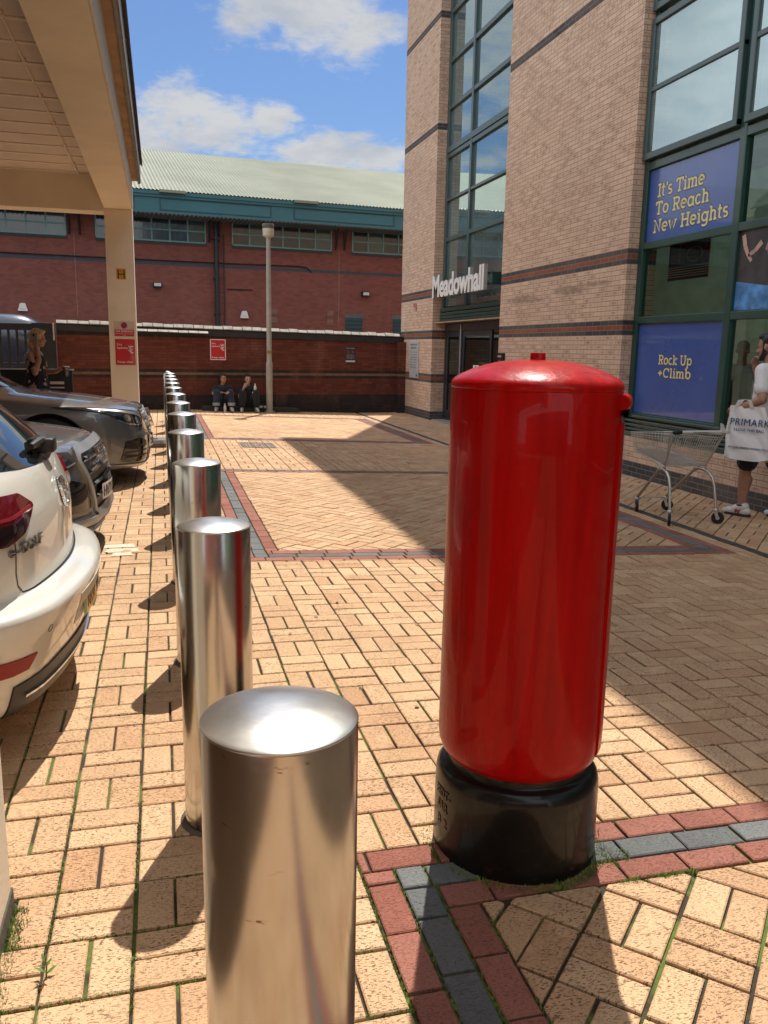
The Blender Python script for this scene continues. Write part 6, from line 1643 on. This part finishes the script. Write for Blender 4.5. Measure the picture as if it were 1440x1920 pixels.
def bottle(x, y, z, label, h=.2, r=.032, mat=None):
    t = thing('bottle', label, 'bottle', (x, y, z), group='drinks bottles of the seated women'); mb = MB(); mb.lathe([(0, 0), (r, 0), (r, h*.62), (r*.8, h*.72), (r*.38, h*.84), (r*.38, h*.9), (0, h*.9)], 18); mb.build('body', mat or M['off_white'], t, 40, local=True)
    mb = MB(); mb.lathe([(r*.45, h*.885), (r*.45, h), (0, h)], 14); mb.build('cap', M['white'], t, 40, local=True); return t
bottle(2.075, 19.555, gz(2)+.44, 'white drinks bottle held by the woman in black', .22)
bottle(1.37, 19.36, gz(1.4), 'pale drinks bottle standing on the ground between the seated woman\'s shoes', .20)
for i, (x, lb) in enumerate(((2.22, 'pale food tub on the step, nearer the woman in black'), (2.34, 'pale food tub on the step, nearer the lamp post'))):
    t = thing('food_tub', lb, 'tub', (x, 19.72, gz(x)+.10), group='food tubs on the step'); mb = MB(); mb.lathe([(.045, 0), (.055, .045), (.057, .05), (0, .052)], 20); mb.build('tub', M['off_white'], t, 40, local=True)

# ---- blonde woman on the phone behind the dark car: local +x is where she faces
wm = thing('person', 'blonde woman in dark floral off shoulder dress holding a phone to her ear', 'person', (-1.66, 12.5, 0), radians(-15)); hc = Vector((.05, 0, 1.50)); hR = Rz(5, 4)
def wb(mb):
    chain(mb, [(0, 0, .86), (0, 0, 1.02), (.0, 0, 1.20)], [.12, .105, .115]); capsule(mb, (-.005, .10, 1.29), .058, (-.005, -.10, 1.29), .058); chain(mb, [(0, 0, 1.30), (.02, 0, 1.39), (.03, 0, 1.45)], [.055, .046, .046]); head(mb, hc, hR, .94)
    for s in (-1, 1): chain(mb, [(0, s*.09, .84), (.01, s*.095, .46), (-.01, s*.095, .09)], [.085, .056, .036]); capsule(mb, (-.01, s*.095, .09), .034, (.13, s*.10, .03), .028)
    chain(mb, [(-.01, -.16, 1.28), (.07, -.22, 1.05)], [.052, .040]); chain(mb, [(.07, -.22, 1.05), (.10, -.14, 1.22), (.06, -.10, 1.40)], [.040, .036, .026]); hand(mb, (.06, -.105, 1.40), (-.25, .1, 1), (0, 1, 0), .5, .9)
    chain(mb, [(-.01, .16, 1.28), (.04, .22, 1.05)], [.050, .038]); chain(mb, [(.04, .22, 1.05), (.20, .16, 1.06), (.30, .10, 1.10)], [.038, .034, .025]); hand(mb, (.30, .10, 1.10), (1, -.2, .1), (0, -1, -.2), 1.0, .9)
remeshed(wb, 'body', SKIN1, wm, .0065, 4)
def dress(mb):
    chain(mb, [(0, 0, .45), (0, 0, .70), (0, 0, .90), (0, 0, 1.04), (0, 0, 1.20)], [.21, .185, .16, .128, .132]); capsule(mb, (0, .07, 1.17), .085, (0, -.07, 1.17), .085)
    for s in (-1, 1): capsule(mb, (.0, s*.165, 1.20), .062, (.03, s*.19, 1.14), .060)
remeshed(dress, 'dress', floral_mat(), wm, .008, 3)
def wh(mb):
    P = lambda x, y, z: hc+hR @ Vector((x, y, z))
    mb.ball(P(-.022, 0, .045), 1., 16, 12, M=hR.to_4x4() @ Matrix.Diagonal((.100, .092, .098, 1))); mb.ball(P(.02, 0, .10), 1., 12, 8, M=hR.to_4x4() @ Matrix.Diagonal((.075, .065, .03, 1)))
    chain(mb, [P(-.06, .03, .0), P(-.09, .02, -.09), P(-.085, .0, -.15)], [.06, .055, .03]); chain(mb, [P(-.05, -.05, .0), P(-.075, -.05, -.09), P(-.07, -.04, -.15)], [.05, .045, .025])
remeshed(wh, 'hair', simple('blonde hair', (.50, .33, .15), .5, var=.4, nsc=40, bump=.5, bsc=90), wm, .0065, 3); eyes(wm, hc, hR, .94)
rot = Matrix.Rotation(radians(-15), 4, 'Z')
def wpt(x, y, z): v = rot @ Vector((x, y, z)); return (v.x-1.66, v.y+12.5, v.z)
t = thing('phone', "grey mobile phone at the blonde woman's ear", 'phone', wpt(.05, -.10, 1.44), radians(-15)); mb = MB(); mb.cbox(-.035, .035, -.006, .006, -.01, .14, .004); mb.build('case', simple('grey phone', (.25, .26, .28), .3), t, local=True)
mb = MB(); mb.cbox(-.028, -.004, -.0085, -.006, .09, .125, .001); mb.build('camera_bump', M['black'], t, local=True)
t = thing('plastic_cup', "clear plastic cup in the blonde woman's other hand", 'cup', wpt(.385, .07, 1.00), 0); mb = MB(); mb.lathe([(0, 0), (.032, 0), (.042, .12), (.043, .125)], 20); mb.build('cup', pane_mat('clear cup', (.8, .86, .9), .15), t, 50, local=True); mb = MB(); mb.lathe([(.044, .124), (.045, .132), (.02, .14), (0, .14)], 20); mb.build('lid', M['white'], t, 40, local=True)

# ---- man seen through the shop glass
gd = thing('person', 'man in pale shirt and dark trousers standing inside behind the shop glass', 'person', (7.2, 9.38, -.122), radians(-130)); hc = Vector((.05, 0, 1.63)); hR = Rz(0, 10)
def gb(mb):
    chain(mb, [(0, 0, .93), (0, 0, 1.3)], [.12, .135]); capsule(mb, (-.01, .12, 1.39), .07, (-.01, -.12, 1.39), .07); chain(mb, [(0, 0, 1.4), (.03, 0, 1.58)], [.07, .055]); head(mb, hc, hR)
    for s in (-1, 1): chain(mb, [(0, s*.10, .9), (0, s*.11, .5), (-.01, s*.11, .09)], [.09, .06, .038]); capsule(mb, (-.01, s*.11, .07), .035, (.13, s*.12, .03), .03); chain(mb, [(-.01, s*.2, 1.43), (-.03, s*.25, 1.15), (.06, s*.24, .92)], [.06, .045, .03]); hand(mb, (.06, s*.24, .92), (.3, 0, -1), (0, -s, 0), .6)
remeshed(gb, 'body', SKIN3, gd, .0085, 4)
def gs(mb):
    chain(mb, [(0, 0, .92), (0, 0, 1.32)], [.145, .15]); capsule(mb, (-.01, .14, 1.395), .08, (-.01, -.14, 1.395), .08)
    for s in (-1, 1): chain(mb, [(-.01, s*.2, 1.42), (-.02, s*.235, 1.25)], [.075, .068])
remeshed(gs, 'shirt', cloth_mat('pale shirt', (.32, .36, .37), .06), gd, .010, 3)
def gt_(mb):
    capsule(mb, (0, .05, .92), .13, (0, -.05, .92), .13)
    for s in (-1, 1): chain(mb, [(0, s*.10, .9), (0, s*.11, .5), (-.01, s*.11, .1)], [.11, .085, .07])
remeshed(gt_, 'trousers', black_c, gd, .010, 3)
def gh(mb):
    P = lambda x, y, z: hc+hR @ Vector((x, y, z)); mb.ball(P(-.02, 0, .055), 1., 14, 10, M=hR.to_4x4() @ Matrix.Diagonal((.09, .08, .082, 1)))
remeshed(gh, 'hair', HAIR_BLACK, gd, .008, 2); eyes(gd, hc, hR)

# ------------------------------------------------------------------ shopping trolley: local +y is forward
tz = -.122
tr = thing('shopping_trolley', 'empty wire shopping trolley standing on the shaded paving by the shop window', 'trolley', (4.80, 7.105, tz))
ZN = M['zinc']
RT, RB_, FT, FB = (.272, -.31, .845), (.23, -.185, .535), (.195, .50, .79), (.165, .46, .615)   # rear top, rear bottom, front top, front bottom
lerp = lambda a, b, t: tuple(a[i]+(b[i]-a[i])*t for i in range(3))
mir = lambda p, s: (p[0]*s, p[1], p[2])
mb = MB()
for s in (-1, 1):
    for k in range(27):
        t = k/26; mb.tube([mir(lerp(RT, FT, t), s), mir(lerp(RB_, FB, t), s)], .0027, 5)
    for h in (.18, .55): mb.tube([mir(lerp(RT, RB_, h), s), mir(lerp(FT, FB, h), s)], .0026, 5)
for k in range(12):
    t = -1+2*k/11; mb.tube([(FT[0]*t, FT[1], FT[2]), (FB[0]*t, FB[1], FB[2])], .0027, 5)
for h in (.3, .65): p = lerp(FT, FB, h); mb.tube([p, mir(p, -1)], .0024, 5)
mb.build('basket_wires', ZN, tr, 60, local=True)
mb = MB()
for k in range(24):
    t = k/23; p = lerp(RB_, FB, t); mb.tube([p, mir(p, -1)], .0027, 5)
for k in range(15):
    t = -1+2*k/14; mb.tube([(RB_[0]*t, RB_[1], RB_[2]+.003), (FB[0]*t, FB[1], FB[2]+.003)], .0027, 5)
mb.build('basket_floor', ZN, tr, 60, local=True)
mb = MB(); mb.tube([RT, FT, mir(FT, -1), mir(RT, -1)], .006, 8); lo = .93; mb.tube([RB_, FB, mir(FB, -1), mir(RB_, -1)], .006, 8, closed=True); mb.tube([lerp(RT, RB_, .1), lerp(FT, FB, .1), mir(lerp(FT, FB, .1), -1), mir(lerp(RT, RB_, .1), -1)], .0035, 6)
mb.build('basket_rim', ZN, tr, 60, local=True)
mb = MB(); A_ = lerp(RT, RB_, .05); B_ = lerp(RT, RB_, .98)                      # rear flap
for k in range(20):
    t = -1+2*k/19; mb.tube([(A_[0]*t*.97, A_[1]-.01, A_[2]), (B_[0]*t*.97, B_[1]+.02, B_[2])], .0027, 5)
for h in (.05, .35, .66, .96): p = lerp(A_, B_, h); mb.tube([p, mir(p, -1)], .003, 5)
mb.build('rear_flap', ZN, tr, 60, local=True)
for s in (-1, 1):
    mb = MB(); pts = [(.248, -.362, .13), (.240, -.315, .36), (.232, -.285, .43), (.222, -.235, .475), (.212, -.17, .495), (.204, -.10, .495), (.198, -.04, .47), (.193, .005, .43), (.165, .345, .14)]
    mb.tube([mir(p, s) for p in pts], .0145, 10); mb.build('side_leg', simple('polished trolley tube', (.50, .48, .44), .3, .85, var=.08), tr, 60, local=True)
    mb = MB(); mb.tube([mir((.212, -.17, .505), s), mir(RB_, s)], .010, 8); mb.tube([mir((.198, -.04, .49), s), mir(lerp(RB_, FB, .3), s)], .010, 8); mb.build('basket_bracket', ZN, tr, 60, local=True)
    mb = MB(); mb.tube([mir((RB_[0]-.01, RB_[1], RB_[2]), s), mir((RT[0], RT[1]-.03, RT[2]+.0), s), mir((.272, -.365, .868), s)], .008, 8); mb.build('handle_bracket', ZN, tr, 60, local=True)
mb = MB(); mb.tube([(-.165, .345, .135), (.165, .345, .135)], .006, 8); mb.build('front_crossbar', ZN, tr, 60, local=True)
mb = MB(); mb.tube([(-.20, -.365, .872), (.27, -.365, .872)], .0155, 12); hd = mb.build('handle', M['off_white'], tr, 60, local=True)
mb = MB(); f = lambda u, v, d_: (u, -.365-.0158-d_, .872+v); put_text(mb, 'Meadowhall', f, 0, -.006, .16, .012, .0, thick=.001, center=True); mb.build('handle_print', M['sign_grey'], hd, local=True)
mb = MB(); mb.tube([(-.285, -.365, .872), (-.275, -.365, .872), (-.21, -.365, .872), (-.195, -.365, .872)], [.012, .021, .021, .016], 12); mb.build('grip', M['black'], tr, 60, local=True)
mb = MB(); mb.cbox(.262, .30, -.395, -.34, .855, .892, .008)
for s, x0 in ((-1, .235), (1, .29)): mb.mesh([(x0-.012, -.38, .885), (x0+.022, -.38, .885), (x0+.022, -.35, .885), (x0-.012, -.35, .885), (x0+s*.012-.012, -.372, .955), (x0+s*.012+.014, -.372, .945), (x0+s*.012+.014, -.358, .945), (x0+s*.012-.012, -.358, .955)], [(0, 1, 5, 4), (1, 2, 6, 5), (2, 3, 7, 6), (3, 0, 4, 7), (4, 5, 6, 7)])
mb.build('coin_lock', M['off_white'], tr, local=True)
for (x, y, a) in ((-.248, -.362, -32), (.248, -.362, 50), (-.165, .345, -22), (.165, .345, 48)):
    R_ = Matrix.Translation((x, y, 0)) @ Matrix.Rotation(radians(a), 4, 'Z'); mb = MB()
    mb.lathe([(.022, .118), (.026, .122), (.026, .138), (.018, .146)], 16, M=R_)
    for s in (-1, 1): mb.mesh([R_ @ Vector(q) for q in ((s*.019, -.018, .122), (s*.019, .018, .122), (s*.019, -.012, .05), (s*.019, -.034, .05), (s*.022, -.018, .122), (s*.022, .018, .122), (s*.022, -.012, .05), (s*.022, -.034, .05))], [(0, 1, 2, 3), (4, 7, 6, 5), (0, 3, 7, 4), (1, 5, 6, 2), (2, 6, 7, 3)])
    c_ = mb.build('castor', M['zinc'], tr, 50, local=True)
    mb = MB(); Mx = R_ @ Matrix.Translation((0, -.022, .058)) @ Matrix.Rotation(pi/2, 4, 'Y'); mb.lathe([(.012, -.014), (.04, -.014), (.054, -.012), (.058, -.006), (.058, .006), (.054, .012), (.04, .014), (.012, .014)], 28, M=Mx); mb.build('castor_wheel', M['rubber'], c_, 40, local=True)
    mb = MB(); mb.lathe([(0, -.016), (.018, -.016), (.02, 0), (.018, .016), (0, .016)], 14, M=Mx); mb.build('hub', ZN, c_, 40, local=True)
